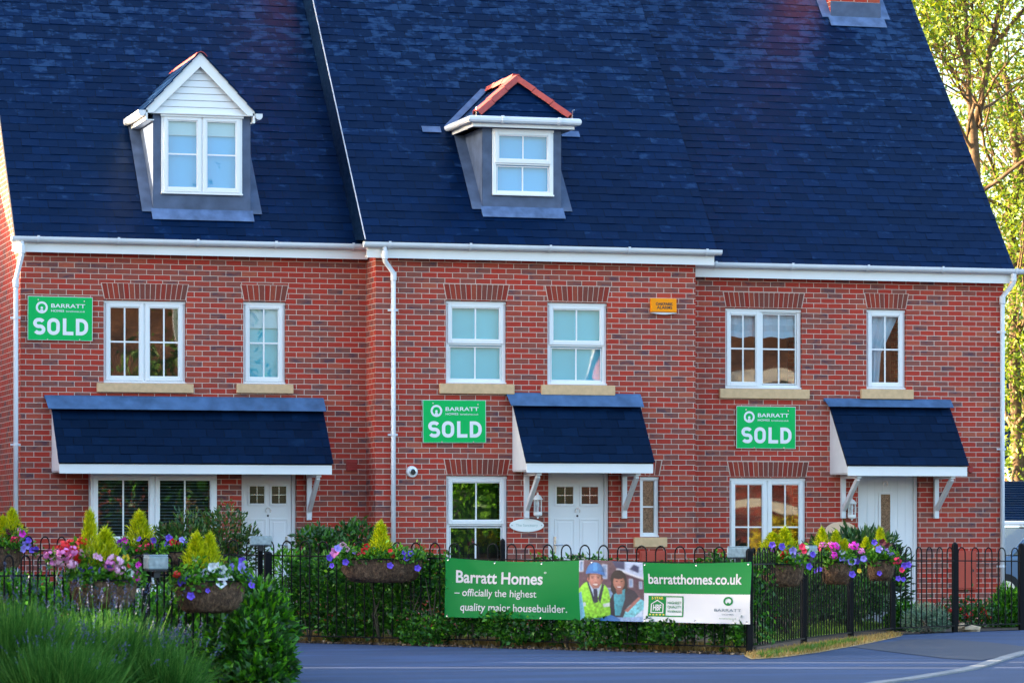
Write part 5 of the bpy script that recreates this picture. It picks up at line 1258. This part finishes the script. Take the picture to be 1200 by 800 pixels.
basket('coir basket with white and violet petunias under twin golden conifers', 203, 288, 681, 717, 30.75,
       [(228, 668, 627, 30), (248, 668, 627, 24)],
       [(p, 'white', 236, 664, 1.2), (p, 'white', 241, 666, 1.0), (p, 'bicolour', 232, 671, 1.2), (p, 'bicolour', 251, 664, 1.2), (p, 'bicolour', 255, 674, 1.3), (p, 'bicolour', 247, 682, 1.3), (p, 'white', 257, 667, 1.2), (p, 'bicolour', 237, 681, .8), (p, 'white', 264, 678, .9), (p, 'purple', 252, 671, 1.0), (p, 'lilac', 272, 665, 1.2), (p, 'lilac', 283, 665, 1.4), (p, 'lilac', 289, 678, 1.6), (p, 'purple', 291, 657, 1.0), (p, 'purple', 296, 677, .9), (p, 'lilac', 293, 670, 1.1), (p, 'purple', 292, 685, .9),
        (p, 'purple', 198, 678, 1.1), (p, 'purple', 194, 681, 1.0), (p, 'lilac', 203, 675, .9), (p, 'purple', 202, 697, 1.0), (p, 'purple', 227, 691, .6), (p, 'white', 222, 655, .8), (p, 'palepink', 218, 675, .7), (g, 'red', 191, 672, .6)], 42, ang=na*.5-.1)
basket('coir basket with golden conifer and blue petunias at the photo edge', -28, 26, 641, 668, 44.6,
       [(14, 630, 598, 24), (3, 632, 606, 20)],
       [(p, 'magenta', 28, 625, 1.3), (p, 'wine', 12, 622, 1.4), (g, 'rose', 20, 632, .9), (p, 'lilac', 29, 634, 1.6), (p, 'lilac', 33, 638, 1.6), (p, 'purple', 36, 632, 1.3), (p, 'lilac', 30, 643, 1.3), (p, 'purple', 45, 643, 1.1), (p, 'purple', 40, 644, 1.1), (p, 'rose', 15, 635, 1.0), (p, 'pink', 24, 620, .7)], 43)
basket('basket with a golden conifer and one dense rose pink geranium', 140, 192, 650, 668, 43.5,
       [(163, 645, 602, 32)],
       [(p, 'violet', 143, 636, 1.6), (p, 'magenta', 147, 633, 1.2), (p, 'violet', 150, 643, 1.3), (p, 'purple', 164, 631, 1.0), (p, 'purple', 151, 647, 1.0), (g, 'rose', 168, 643, 1.2), (g, 'rose', 175, 640, 1.0), (g, 'rose', 172, 647, 1.1), (g, 'rose', 164, 643, .8), (p, 'purple', 181, 633, 1.3), (p, 'purple', 185, 641, 1.1), (p, 'magenta', 124, 627, .9), (p, 'pink', 122, 629, .9)], 44)
basket('small basket with red flowers below the reddish tipped shrub', 189, 224, 647, 661, 43.2, [],
       [(p, 'red', 204, 635, 1.4), (p, 'red', 211, 644, 1.5), (p, 'rose', 210, 635, .9), (p, 'purple', 199, 630, 1.3), (p, 'purple', 197, 638, 1.3), (p, 'lilac', 215, 632, 1.1), (p, 'purple', 219, 637, 1.0), (p, 'rose', 215, 640, .8)], 45, leaf=500)
basket('wide coir basket with lone golden conifer against the railing by the downpipe', 399, 496, 655, 682, 40.9,
       [(446, 655, 614, 27)],
       [(p, 'lilac', 397, 642, 1.3), (p, 'palepink', 402, 639, 1.3), (p, 'pink', 393, 646, 1.5), (p, 'pink', 391, 649, 1.3), (p, 'palepink', 407, 643, 1.0), (p, 'purple', 387, 653, 1.2), (p, 'purple', 390, 662, .9), (g, 'rose', 420, 651, .75), (p, 'red', 427, 645, 1.1), (p, 'red', 430, 640, 1.1), (p, 'purple', 406, 658, 1.1), (p, 'purple', 458, 662, 1.1), (p, 'red', 461, 650, 1.0), (p, 'red', 458, 645, .8), (p, 'purple', 477, 653, 1.1), (p, 'purple', 482, 648, 1.1), (p, 'purple', 490, 665, 1.1), (p, 'purple', 474, 647, .8), (p, 'yellow', 486, 653, .7), (p, 'lilac', 416, 646, .8)], 46, leaf=1300)
basket('coir basket with scarlet geraniums and trailing lilac, next to the banner corner', 888, 942, 661, 687, 39.6,
       [(905, 648, 625, 26), (920, 650, 620, 26)],
       [(g, 'red', 920, 647, .75), (g, 'red', 917, 657, .9), (p, 'red', 912, 649, .9), (p, 'rose', 938, 640, 1.1), (p, 'rose', 941, 645, 1.0), (p, 'purple', 904, 638, 1.1), (p, 'purple', 915, 640, 1.2), (p, 'lilac', 928, 645, 1.3), (p, 'lilac', 931, 651, 1.3), (p, 'lilac', 935, 655, 1.4), (p, 'palepink', 937, 650, 1.1), (p, 'purple', 946, 663, 1.1), (p, 'lilac', 934, 660, 1.2), (p, 'purple', 951, 649, 1.0), (p, 'violet', 905, 643, .9)], 47, leaf=900, depth=.5)
basket('coir basket with bright pink geraniums, between the other two on the curved railing', 962, 998, 658, 684, 42.1,
       [(963, 648, 620, 18), (980, 650, 623, 18), (990, 648, 632, 14)],
       [(g, 'magenta', 976, 640, 1.0), (g, 'magenta', 974, 650, .9), (g, 'pink', 963, 638, .7), (g, 'pink', 972, 637, .6), (g, 'magenta', 999, 639, 1.0), (g, 'pink', 1007, 645, .7), (p, 'white', 985, 647, 1.1), (p, 'lilac', 990, 654, 1.4), (p, 'lilac', 996, 657, 1.5), (p, 'lilac', 985, 655, 1.2), (p, 'purple', 996, 672, 1.2), (p, 'purple', 1003, 657, 1.1), (p, 'purple', 958, 666, .9), (p, 'purple', 953, 668, .9), (p, 'rose', 957, 643, .9), (p, 'yellow', 1004, 668, .8), (p, 'lilac', 1010, 654, 1.1)], 48, depth=.55)
basket('coir basket with dark wine pansies and a crimson geranium at its side', 1016, 1048, 656, 680, 44.0,
       [(1032, 650, 620, 18), (1015, 648, 630, 14)],
       [(p, 'wine', 1032, 635, 1.3), (p, 'wine', 1039, 639, 1.2), (p, 'purple', 1023, 635, 1.1), (p, 'lilac', 1028, 643, 1.3), (p, 'lilac', 1037, 646, 1.3), (p, 'lilac', 1043, 650, 1.2), (g, 'rose', 1049, 656, 1.0), (p, 'rose', 1054, 667, 1.0), (p, 'purple', 1057, 662, 1.2), (p, 'purple', 1062, 661, 1.1), (p, 'purple', 1050, 677, 1.0), (p, 'purple', 1056, 678, .9), (p, 'purple', 1012, 654, 1.1), (p, 'purple', 1028, 671, .9), (p, 'red', 1022, 641, .7)], 49, depth=.5)

# lavender: one plant that fans out
def lavender(label, px, D, rad, h, n, nf_, seed):
    rg = np.random.default_rng(seed); base = PD(px, 700, D); base.z = GZ; t = thing('lavender', label, 'lavender', base, 'lavender plants in the front bed')
    ang = rg.uniform(0, 2*math.pi, n); lean = np.abs(rg.normal(0, .55, n)); L = h*rg.uniform(.45, .92, n); L[:nf_] = h*rg.uniform(.85, 1.15, nf_); lean[:nf_] *= .85
    st = np.stack([rg.normal(0, rad*.35, n), rg.normal(0, rad*.35, n), np.zeros(n)], 1)
    dx = np.sin(lean)*np.cos(ang)+st[:, 0]/rad*.6; dy = np.sin(lean)*np.sin(ang)+st[:, 1]/rad*.6; dz = np.cos(lean)
    d = np.stack([dx, dy, dz], 1); d /= np.linalg.norm(d, axis=1, keepdims=True); s = rg.normal(size=(n, 3)); w = np.cross(d, s); w /= np.linalg.norm(w, axis=1, keepdims=True)
    V = []; segs = 3; wid = .0045
    cols = []
    for j in range(segs+1):
        u = j/segs; c = st+d*(L*u)[:, None]; c[:, 2] -= .10*L*u*u*(np.hypot(dx, dy)); ww = w*wid*(1-.75*u)
        cols.append(np.stack([c-ww, c+ww], 1))
    A = np.stack(cols, 1).reshape(n, -1, 3); V = A.reshape(-1, 3); k = (segs+1)*2; F = []
    base_i = np.arange(n)*k
    for j in range(segs): F.append(np.stack([base_i+2*j, base_i+2*j+1, base_i+2*j+3, base_i+2*j+2], 1))
    link('leaves', quads('leaves', V, np.vstack(F), ['lavleaf']), t, (0, 0, 0))
    m = nf_; idx = np.arange(m); p0 = st[idx]+d[idx]*(L[idx]*.97)[:, None]; q = []; qd = []
    for j in range(7): q.append(p0+d[idx]*(.013*j)+rg.normal(0, .004, (m, 3))); qd.append(d[idx]+rg.normal(0, .5, (m, 3)))
    link('flower_spikes', leaf_mesh('flower_spikes', np.vstack(q), np.vstack(qd), .022, .011, ['lavflower']), t, (0, 0, 0))['kind'] = 'stuff'
lavender('large lavender in front of the dark lamp post, stems fanning out', 120, 28.3, .48, .82, 5600, 110, 61)
lavender('upright lavender in front of narrow railing bars at photo edge', 15, 27.6, .46, .95, 5200, 90, 62)
lavender('low lavender leaning over the foot of the green shrub', 195, 28.0, .28, .52, 1800, 70, 63)
lavender('short lavender clump at the bottom edge of the photo', 70, 26.8, .42, .58, 3800, 50, 64)

# red geraniums by the meter box
def geranium_plant(px, D, pts, label, seed):
    base = PD(px, 700, D); base.z = GZ; t = thing('geranium', label, 'plant', base, 'red geraniums at the foot of the wall'); rg = np.random.default_rng(seed); n = 420
    pp = rg.normal(0, 1, (n, 3))*np.array([.16, .14, .10])+np.array([0, 0, .20]); pp[:, 2] = np.maximum(pp[:, 2], .02); d = rg.normal(0, .6, (n, 3)); d[:, 2] += .6
    link('foliage', leaf_mesh('foliage', pp, d, .06, .05, ['hedge', 'laurel'], rg.choice(2, n)), t, (0, 0, 0))
    for x, y, s in pts:
        q = PD(x, y, D-.1)-base; o = link('flower', FM[('g', 'red')], t, q); o.scale = (s,)*3
geranium_plant(1119, 48.0, [(1114, 715, 1), (1127, 714, .8), (1133, 721, .9), (1120, 724, .7), (1138, 719, .7)], 'red geranium growing below the meter box', 1)
geranium_plant(1150, 48.2, [(1152, 714, .9), (1156, 719, .9), (1160, 723, .6)], 'red geranium growing between meter box and corner shrub', 2)
geranium_plant(908, 44.5, [(911, 721, .8), (914, 719, .6), (907, 719, .5)], 'single geranium on the lawn behind the curved railing', 3)
rk = MB(); rr = random.Random(3)
def rock(px, py, D, w, h, seed):
    c = PD(px, py, D); c.z = GZ+h*.25; m = MB(); rr = random.Random(seed); rows = []
    for a in range(7):
        ph = -math.pi/2+math.pi*a/6
        for b in range(10):
            th = 2*math.pi*b/10; j = rr.uniform(.82, 1.12); m.v.append((c.x+w*.5*math.cos(ph)*math.cos(th)*j, c.y+w*.4*math.cos(ph)*math.sin(th)*j, c.z+h*.6*math.sin(ph)*j))
    k = m.mat('rock')
    for a in range(6):
        for b in range(10): m.f.append((a*10+b, a*10+(b+1) % 10, (a+1)*10+(b+1) % 10, (a+1)*10+b)); m.mi.append(k)
    return m.build('stone')
tag(rock(1138, 738, 46.6, .30, .10, 1), 'pale flat stone lying at the railing foot near the red geraniums', 'stone', 'stones at the foot of the railing')
tag(rock(1128, 737, 46.9, .16, .12, 2), 'small pale stone touching the tall black railing post', 'stone', 'stones at the foot of the railing')

# ------------------------------------------------------------------ trees
def limb(mb, pts, r0, r1): 
    n = len(pts); mb.tube(pts, [r0+(r1-r0)*i/(n-1) for i in range(n)], 'bark', 8, False)
def grow(mb, p, d, L, r, depth, tips, rr, spread=.55):
    pts = [p]; q = p.copy(); dd = d.copy(); n = 5
    for i in range(n):
        dd = (dd+Vector((rr.gauss(0, .14), rr.gauss(0, .14), rr.gauss(.05, .08)))).normalized(); q = q+dd*(L/n); pts.append(q.copy())
    limb(mb, pts, r, r*.55)
    if depth == 0: tips.append((q, dd)); tips.append((pts[3], dd)); return
    for i in range(rr.choice((2, 3, 3))):
        k = Vector((rr.gauss(0, 1), rr.gauss(0, 1), rr.gauss(0, .6))).normalized(); nd = (dd+k*spread*rr.uniform(.7, 1.5)).normalized(); s = rr.choice((2, 3, 4, 5, 5))
        grow(mb, pts[s], nd, L*rr.uniform(.58, .82), r*.55*rr.uniform(.75, 1), depth-1, tips, rr, spread)
def tree(label, base, mains, seed, leafmat, nleaf, ls, cl, group=None, depth=3, name='tree', fill=None):
    base = Vector(base); t = thing(name, label, 'tree', base, group); rr = random.Random(seed); mb = MB(); tips = []
    for pts, r0, r1, br in mains:
        pts = [Vector(q) for q in pts]; limb(mb, pts, r0, r1)
        n = len(pts)
        for i in range(1, n):
            for b in range(br):
                r = r0+(r1-r0)*i/(n-1); d0 = (pts[i]-pts[i-1]).normalized(); k = Vector((rr.gauss(0, 1), rr.gauss(0, 1), rr.gauss(.2, .5))).normalized()
                grow(mb, pts[i-1].lerp(pts[i], rr.uniform(.4, 1)), (d0*.5+k).normalized(), rr.uniform(1.2, 2.4), r*.42, depth-1, tips, rr)
    o = mb.build('trunk', t, smooth=True)
    rg = np.random.default_rng(seed); T = np.array([tuple(a) for a, _ in tips]); n = nleaf
    if fill: T = np.vstack([T, blob_points(fill[1], fill[0], seed, .3)[0]])
    idx = rg.integers(0, len(T), n); sz = rg.uniform(.6, 1.3, len(T))[idx]
    P_ = T[idx]+rg.normal(0, cl, (n, 3))*sz[:, None]; P_ = P_[P_[:, 2] > GZ+.5]; d = rg.normal(0, .8, P_.shape); d[:, 2] -= .15
    c = link('crown', leaf_mesh('crown', P_, d, ls, ls*.5, [leafmat]), t); c.matrix_parent_inverse = Matrix.Translation(-base)
    return t
TG = 'sunlit trees beyond the end house'
D1 = 66
q = lambda px, py, D=D1: PD(px, py, D)
b1 = q(1152, 700); b1.z = GZ
tree('tall forked tree with a looped branch scar, nearest the roof edge', b1, [
    ([b1, q(1150, 500), q(1148, 330), q(1143, 200), q(1140, 150)], .13, .10, 1),
    ([q(1140, 150), q(1135, 110), q(1134, 60), q(1131, 0), q(1128, -90)], .065, .035, 3),
    ([q(1141, 150, 66.2), q(1150, 120, 66.2), q(1160, 60, 66.3), q(1173, 5, 66.4), q(1180, -80, 66.5)], .085, .045, 3),
    ([q(1160, 60, 66.3), q(1180, 35, 66.2), q(1205, 5, 66)], .06, .03, 2),
    ([q(1135, 85), q(1120, 40), q(1112, 25), q(1095, -10, 65.6)], .05, .025, 3),
    ([q(1141, 150, 66.2), q(1134, 160, 66), q(1135, 145, 65.9), q(1142, 122, 65.9), q(1148, 125, 66), q(1150, 142, 66.1), q(1144, 152, 66.2)], .035, .035, 0),
    ([q(1136, 100), q(1120, 92), q(1100, 58), q(1088, 50)], .045, .02, 2)], 71, 'treeleaf', 22000, .115, .27, TG)
D2 = 74; b2 = q(1196, 700, D2); b2.z = GZ
tree('leaning tree with warm lit bark behind the end house downpipe', b2, [
    ([b2, q(1193, 560, D2), q(1190, 450, D2), q(1188, 360, D2), q(1186, 290, D2), q(1181, 262, D2)], .14, .10, 2),
    ([q(1181, 262, D2), q(1190, 235, D2), q(1194, 200, D2), q(1186, 140, D2), q(1180, 90, D2)], .15, .06, 3),
    ([q(1188, 340, D2), q(1205, 290, D2), q(1230, 240, D2), q(1250, 160, D2)], .16, .07, 3),
    ([q(1192, 540, D2), q(1186, 560, D2-.3), q(1190, 590, D2-.5)], .04, .02, 3)], 72, 'treeleaf', 22000, .12, .26, TG, fill=([bl(1190, 420, 74, 40, 90), bl(1180, 240, 74, 45, 60), bl(1192, 530, 74, 20, 44)], 100))
b3 = q(1260, 700, 80); b3.z = GZ
tree('broad yellow green tree furthest behind the end house', b3, [([b3, q(1255, 500, 80), q(1250, 350, 80), q(1240, 200, 80)], .35, .2, 3), ([q(1250, 350, 80), q(1220, 250, 80), q(1195, 160, 80), q(1170, 60, 80)], .18, .06, 4), ([q(1240, 200, 80), q(1235, 80, 80), q(1230, -60, 80)], .18, .06, 4)], 73, 'treeleaf', 7000, .14, .34, TG, fill=([bl(1200, 330, 80, 60, 150), bl(1190, 80, 80, 60, 110), bl(1240, 200, 80, 60, 200)], 110))
b4 = Vector((-27, 11, GZ)); tree('unseen tall tree added beside the neighbouring house to dapple the lavender', b4, [([b4, b4+Vector((.2, 0, 3)), b4+Vector((0, .3, 6)), b4+Vector((.3, 0, 9))], .3, .14, 4)], 74, 'farleaf', 9000, .22, .55, None)  # out of view tree, added for dappled shade in the foreground

# ------------------------------------------------------------------ other houses of the street
def plain_house(label, x0, x1, y0, y1, ze, zr, roofm, front, wins, group=None, hip=0, gable_white=True):
    t = thing('detached_house', label, 'house', (x0, y0, GZ), group); m = MB(); xm = (x0+x1)/2; ym = (y0+y1)/2
    m.face([(x0, y0, GZ), (x1, y0, GZ), (x1, y0, ze), (x0, y0, ze)], 'brick'); m.face([(x0, y1, GZ), (x1, y1, GZ), (x1, y1, ze), (x0, y1, ze)], 'brick')
    for x in (x0, x1): m.face([(x, y0, GZ), (x, y1, GZ), (x, y1, ze), (x, ym, zr-.1), (x, y0, ze)], 'brick')
    m.build('wall', t); r = MB(); o = .3; dz = (zr-ze)/(ym-y0)*o
    n = 18
    for s, ya in ((-1, y0-o), (1, y1+o)):
        for i in range(n):
            a, b = i/n, (i+1)/n; ya_, yb_ = ya+(ym-ya)*a, ya+(ym-ya)*b; za, zb = ze-dz+(zr-ze+dz)*a, ze-dz+(zr-ze+dz)*b
            r.prism([(x0-o, ya_, za+.03), (x1+o, ya_, za+.03), (x1+o, yb_, zb), (x0-o, yb_, zb)], (0, 0, -.05), roofm)
    rf = r.build('roof', t)
    b = MB()
    for x in (x0-o-.03, x1+o):
        for ya in (y0-o, y1+o): b.prism([(x, ya, ze-dz-.18), (x, ya, ze-dz+.05), (x, ym, zr+.04), (x, ym, zr-.2)], (.03, 0, 0), 'white')
    b.build('bargeboard', t); g = MB()
    for ya in (y0-o-.06, y1+o+.06): g.tube([(x0-o, ya, ze-dz), (x1+o, ya, ze-dz)], .06, 'gutter', 8); g.box(x0-o, x1+o, ya+(.06 if ya < ym else -.09), ya+(.09 if ya < ym else -.06), ze-dz-.16, ze-dz+.02, 'white')
    g.build('gutter', t)
    yf, s = (y0, -1) if front < 0 else (y1, 1)
    for (a, c, w, h) in wins:
        f = MB(); f.ring(a, a+w, c, c+h, .06, min(yf+s*.003, yf+s*.04), max(yf+s*.003, yf+s*.04), 'white'); f.box(a+w/2-.03, a+w/2+.03, min(yf+s*.003, yf+s*.038), max(yf+s*.003, yf+s*.038), c+.06, c+h-.06, 'white'); wo = f.build('window', t)
        gl = MB(); gl.box(a+.06, a+w-.06, min(yf+s*.002, yf+s*.01), max(yf+s*.002, yf+s*.01), c+.06, c+h-.06, 'obscure'); gl.build('pane', wo)
    return t
OG = 'houses on the opposite side of the road'
plain_house('next brick house of the row beyond the gable end', -17.5, -8.6, .6, 8.8, 4.6, 7.3, 'slate', -1, [(-15.5, 3.1, 1.2, 1.2), (-12, 3.1, 1.2, 1.2), (-15.5, .6, 1.8, 1.3)])
bx = X(1172, 15.0)
plain_house('low brick outbuilding with dark slate roof glimpsed behind the end house', bx, bx+7, 15, 19.5, 1.38, 2.15, 'slate', -1, [(bx+3, .2, 1.2, .8)])
bx2 = X(1200, 40.0)+2
plain_house('taller brick house with white bargeboards furthest behind', bx2-2, bx2+8, 40, 47, 2.35, 6.2, 'slate', -1, [(bx2+3, .6, 1.2, 1.1)])
plain_house('brown roofed house across the road, reflected in upper windows', -2.0, 9.2, -76, -66, 5.2, 11.5, 'browntile', 1, [(0, 3.2, 1.4, 1.2), (5, 3.2, 1.4, 1.2), (1, .5, 1.8, 1.4)], OG)
plain_house('second brown roofed house across the road with pale porch', 26.5, 39, -76, -66, 5.6, 11.0, 'browntile', 1, [(28, 3.3, 1.4, 1.2), (34, 3.3, 1.4, 1.2)], OG)
pc = thing('porch', 'pale curved porch canopy on the second house across the road', 'porch', (30.2, -64.5, GZ)); m = MB()
for i in range(16):
    a, b = math.pi*i/16, math.pi*(i+1)/16; rr_ = lambda t, k: (30.2-k*3.2*math.cos(t), k*1.7*math.sin(t)+5.0)
    (xa, za), (xb, zb), (xc, zc), (xd, zd) = rr_(a, 1), rr_(b, 1), rr_(b, .72), rr_(a, .72)
    m.prism([(xa, -65.9, za), (xb, -65.9, zb), (xc, -65.9, zc), (xd, -65.9, zd)], (0, 1.2, 0), 'arch_cream')
m.build('arch', pc); m = MB(); m.box(27.2, 27.7, -65.2, -64.8, GZ, 5.0, 'arch_cream'); m.box(32.6, 33.1, -65.2, -64.8, GZ, 5.0, 'arch_cream'); m.build('column', pc)
shrub('shrub', 'sunlit green hedge mound across the road', 'shrub', (17.5, -58, GZ), [((17.2, -58, 1.6), (1.6, 1.4, 2.0)), ((19, -58.5, 1.4), (1.4, 1.2, 1.7)), ((15.4, -58.3, 1.0), (1.5, 1.2, 1.5))], 9000, .26, .12, ['bright', 'basketleaf'], 81, stems=8)
shrub('shrub', 'sunlit yellow bush across the road', 'shrub', (27.0, -57, GZ), [((27.6, -57, .6), (1.3, 1.1, 1.0)), ((29.0, -57.4, .5), (1.2, 1.0, .8))], 7000, .16, .09, ['yellowleaf'], 82, stems=8)
shrub('shrub', 'dark clipped laurel across the road', 'shrub', (6.9, -58, GZ), [((5.2, -58, 1.9), (2.8, 1.2, 2.6)), ((2.2, -58, 1.7), (2.2, 1.2, 2.4)), ((8.6, -58, 1.6), (1.8, 1.1, 2.4))], 14000, .34, .17, ['laurel', 'hedge'], 83, stems=8)

tb = Vector((9.0, -62, GZ)); tree('tall dark tree in front of the brown roofed house across the road', tb, [([tb, tb+Vector((0, 0, 3)), tb+Vector((.3, 0, 6)), tb+Vector((.2, 0, 8))], .2, .1, 3)], 75, 'farleaf', 6000, .3, .5, None)
ga = thing('garden_arch', 'pale curved garden arch across the road behind the yellow bush', 'garden arch', (27.5, -59, GZ)); m = MB()
for i in range(16):
    a, b = math.pi*i/16, math.pi*(i+1)/16; q2 = lambda t, k: (27.2-k*4.2*math.cos(t), k*1.35*math.sin(t)+.75)
    (xa, za), (xb, zb), (xc, zc), (xd, zd) = q2(a, 1), q2(b, 1), q2(b, .80), q2(a, .80); m.prism([(xa, -59, za), (xb, -59, zb), (xc, -59, zc), (xd, -59, zd)], (0, .5, 0), 'arch_cream')
m.build('arch', ga)
for x in (23.0, 30.6):
    m = MB(); m.box(x, x+.8, -59, -58.5, GZ, .75, 'arch_cream'); m.build('pillar', ga)
tf = thing('sun_blocker', 'added unseen brick wall shading the foreground, with gaps that cast sun streaks', 'wall', (-14, -24, GZ)); tf['kind'] = 'thing'  # out of view sun blocker, added to keep the foreground in shade
for y0_, y1_ in ((-27, -17.4), (-16.95, -10.75), (-10.45, -9.35), (-9.05, .3)):  # gaps placed so sun streaks reach the road and the lavender
    m = MB(); m.box(-14.12, -13.9, y0_, y1_, GZ, 4.9, 'brick'); m.box(-14.16, -13.86, y0_, y1_, 4.902, 4.98, 'stone'); m.build('sun_blocker_panel', tf)
# parked car behind the end house, mostly hidden by the corner and the railing
def car():
    c = PD(1222, 700, 60); c.z = GZ; t = thing('parked_car', 'blue grey parked car seen through the railing beside the downpipe', 'car', c, None, R(8))
    def loc(m, nm, sm=False, bev=0):
        o = link(nm, m.mesh(nm, sm), t, (0, 0, 0))
        if bev: b = o.modifiers.new('Bevel', 'BEVEL'); b.width = bev; b.segments = 3; b.limit_method = 'ANGLE'
        return o
    m = MB(); prof = [(-2.0, .30), (-2.05, .55), (-1.95, .80), (-1.2, .92), (1.25, .95), (1.95, .88), (2.05, .6), (2.0, .30)]
    m.prism([(x, -.85, z) for x, z in prof], (0, 1.7, 0), 'carpaint'); loc(m, 'body', False, .06)
    m = MB(); lo = [(-1.15, -.80), (1.45, -.80), (1.45, .80), (-1.15, .80)]; hi = [(-.55, -.62), (1.0, -.62), (1.0, .62), (-.55, .62)]
    m.hexa([(x, y, .93) for x, y in lo]+[(x, y, 1.40) for x, y in hi], 'darkglass'); loc(m, 'windows', False, .02)
    m = MB(); m.box(-.56, 1.01, -.63, .63, 1.40, 1.44, 'carpaint')
    for (x, y), (x2, y2) in zip(lo, hi): m.tube([(x, y, .93), (x2, y2, 1.41)], .035, 'carpaint', 6)
    loc(m, 'roof', False, .02)
    for x in (-1.3, 1.3):
        for y in (-.80, .80):
            w = MB(); w.tube([(x, y-.09, .31), (x, y+.09, .31)], .31, 'tyre', 20); w.tube([(x, y-.095, .31), (x, y+.095, .31)], .19, 'chrome', 16); loc(w, 'wheel')
    for y in (-.6, .6):
        w = MB(); w.box(-2.06, -1.97, y-.18, y+.18, .62, .76, 'plate'); loc(w, 'headlight', False, .02)
car()

# ------------------------------------------------------------------ light, sky, camera
SUN_EL = R(10.5); sd_ = Vector((-.96, .288, 0)).normalized(); sund = Vector((sd_.x*math.cos(SUN_EL), sd_.y*math.cos(SUN_EL), math.sin(SUN_EL)))
sl_ = bpy.data.lights.new('sun', 'SUN'); sl_.energy = 4.0; sl_.angle = R(.53); sl_.color = (1, .80, .54)
so = bpy.data.objects.new('sun', sl_); COL.objects.link(so); so.rotation_euler = sund.to_track_quat('Z', 'Y').to_euler(); so.location = (0, 0, 30)
wd = bpy.data.worlds.new('World'); scene.world = wd; wd.use_nodes = True; nt = wd.node_tree
sky = nt.nodes.new('ShaderNodeTexSky'); sky.sky_type = 'NISHITA'; sky.sun_disc = False; sky.sun_elevation = SUN_EL; sky.sun_rotation = math.atan2(sund.x, sund.y)
sky.air_density = 1.0; sky.dust_density = 3.0; sky.ozone_density = 1.6
bg = nt.nodes['Background']; bg.inputs[1].default_value = .12; nt.links.new(sky.outputs[0], bg.inputs[0])
cd = bpy.data.cameras.new('camera'); co = bpy.data.objects.new('camera', cd); COL.objects.link(co); scene.camera = co
co.location = (CAM[0], CAM[1], CZ); co.rotation_euler = (R(90), 0, -YAW)
cd.sensor_width = 36; cd.lens = FPX/1200*36; cd.shift_y = (HY-400)/1200; cd.clip_end = 6000; cd.clip_start = .5
cd.dof.use_dof = True; cd.dof.focus_distance = 49.5; cd.dof.aperture_fstop = 5.0
vs = scene.view_settings; vs.view_transform = 'Standard'; vs.look = 'None'; vs.exposure = 3.18; vs.gamma = 1
scene.cycles.max_bounces = 8; scene.cycles.transparent_max_bounces = 12; scene.cycles.use_denoising = True
scene.cycles.sample_clamp_indirect = 8
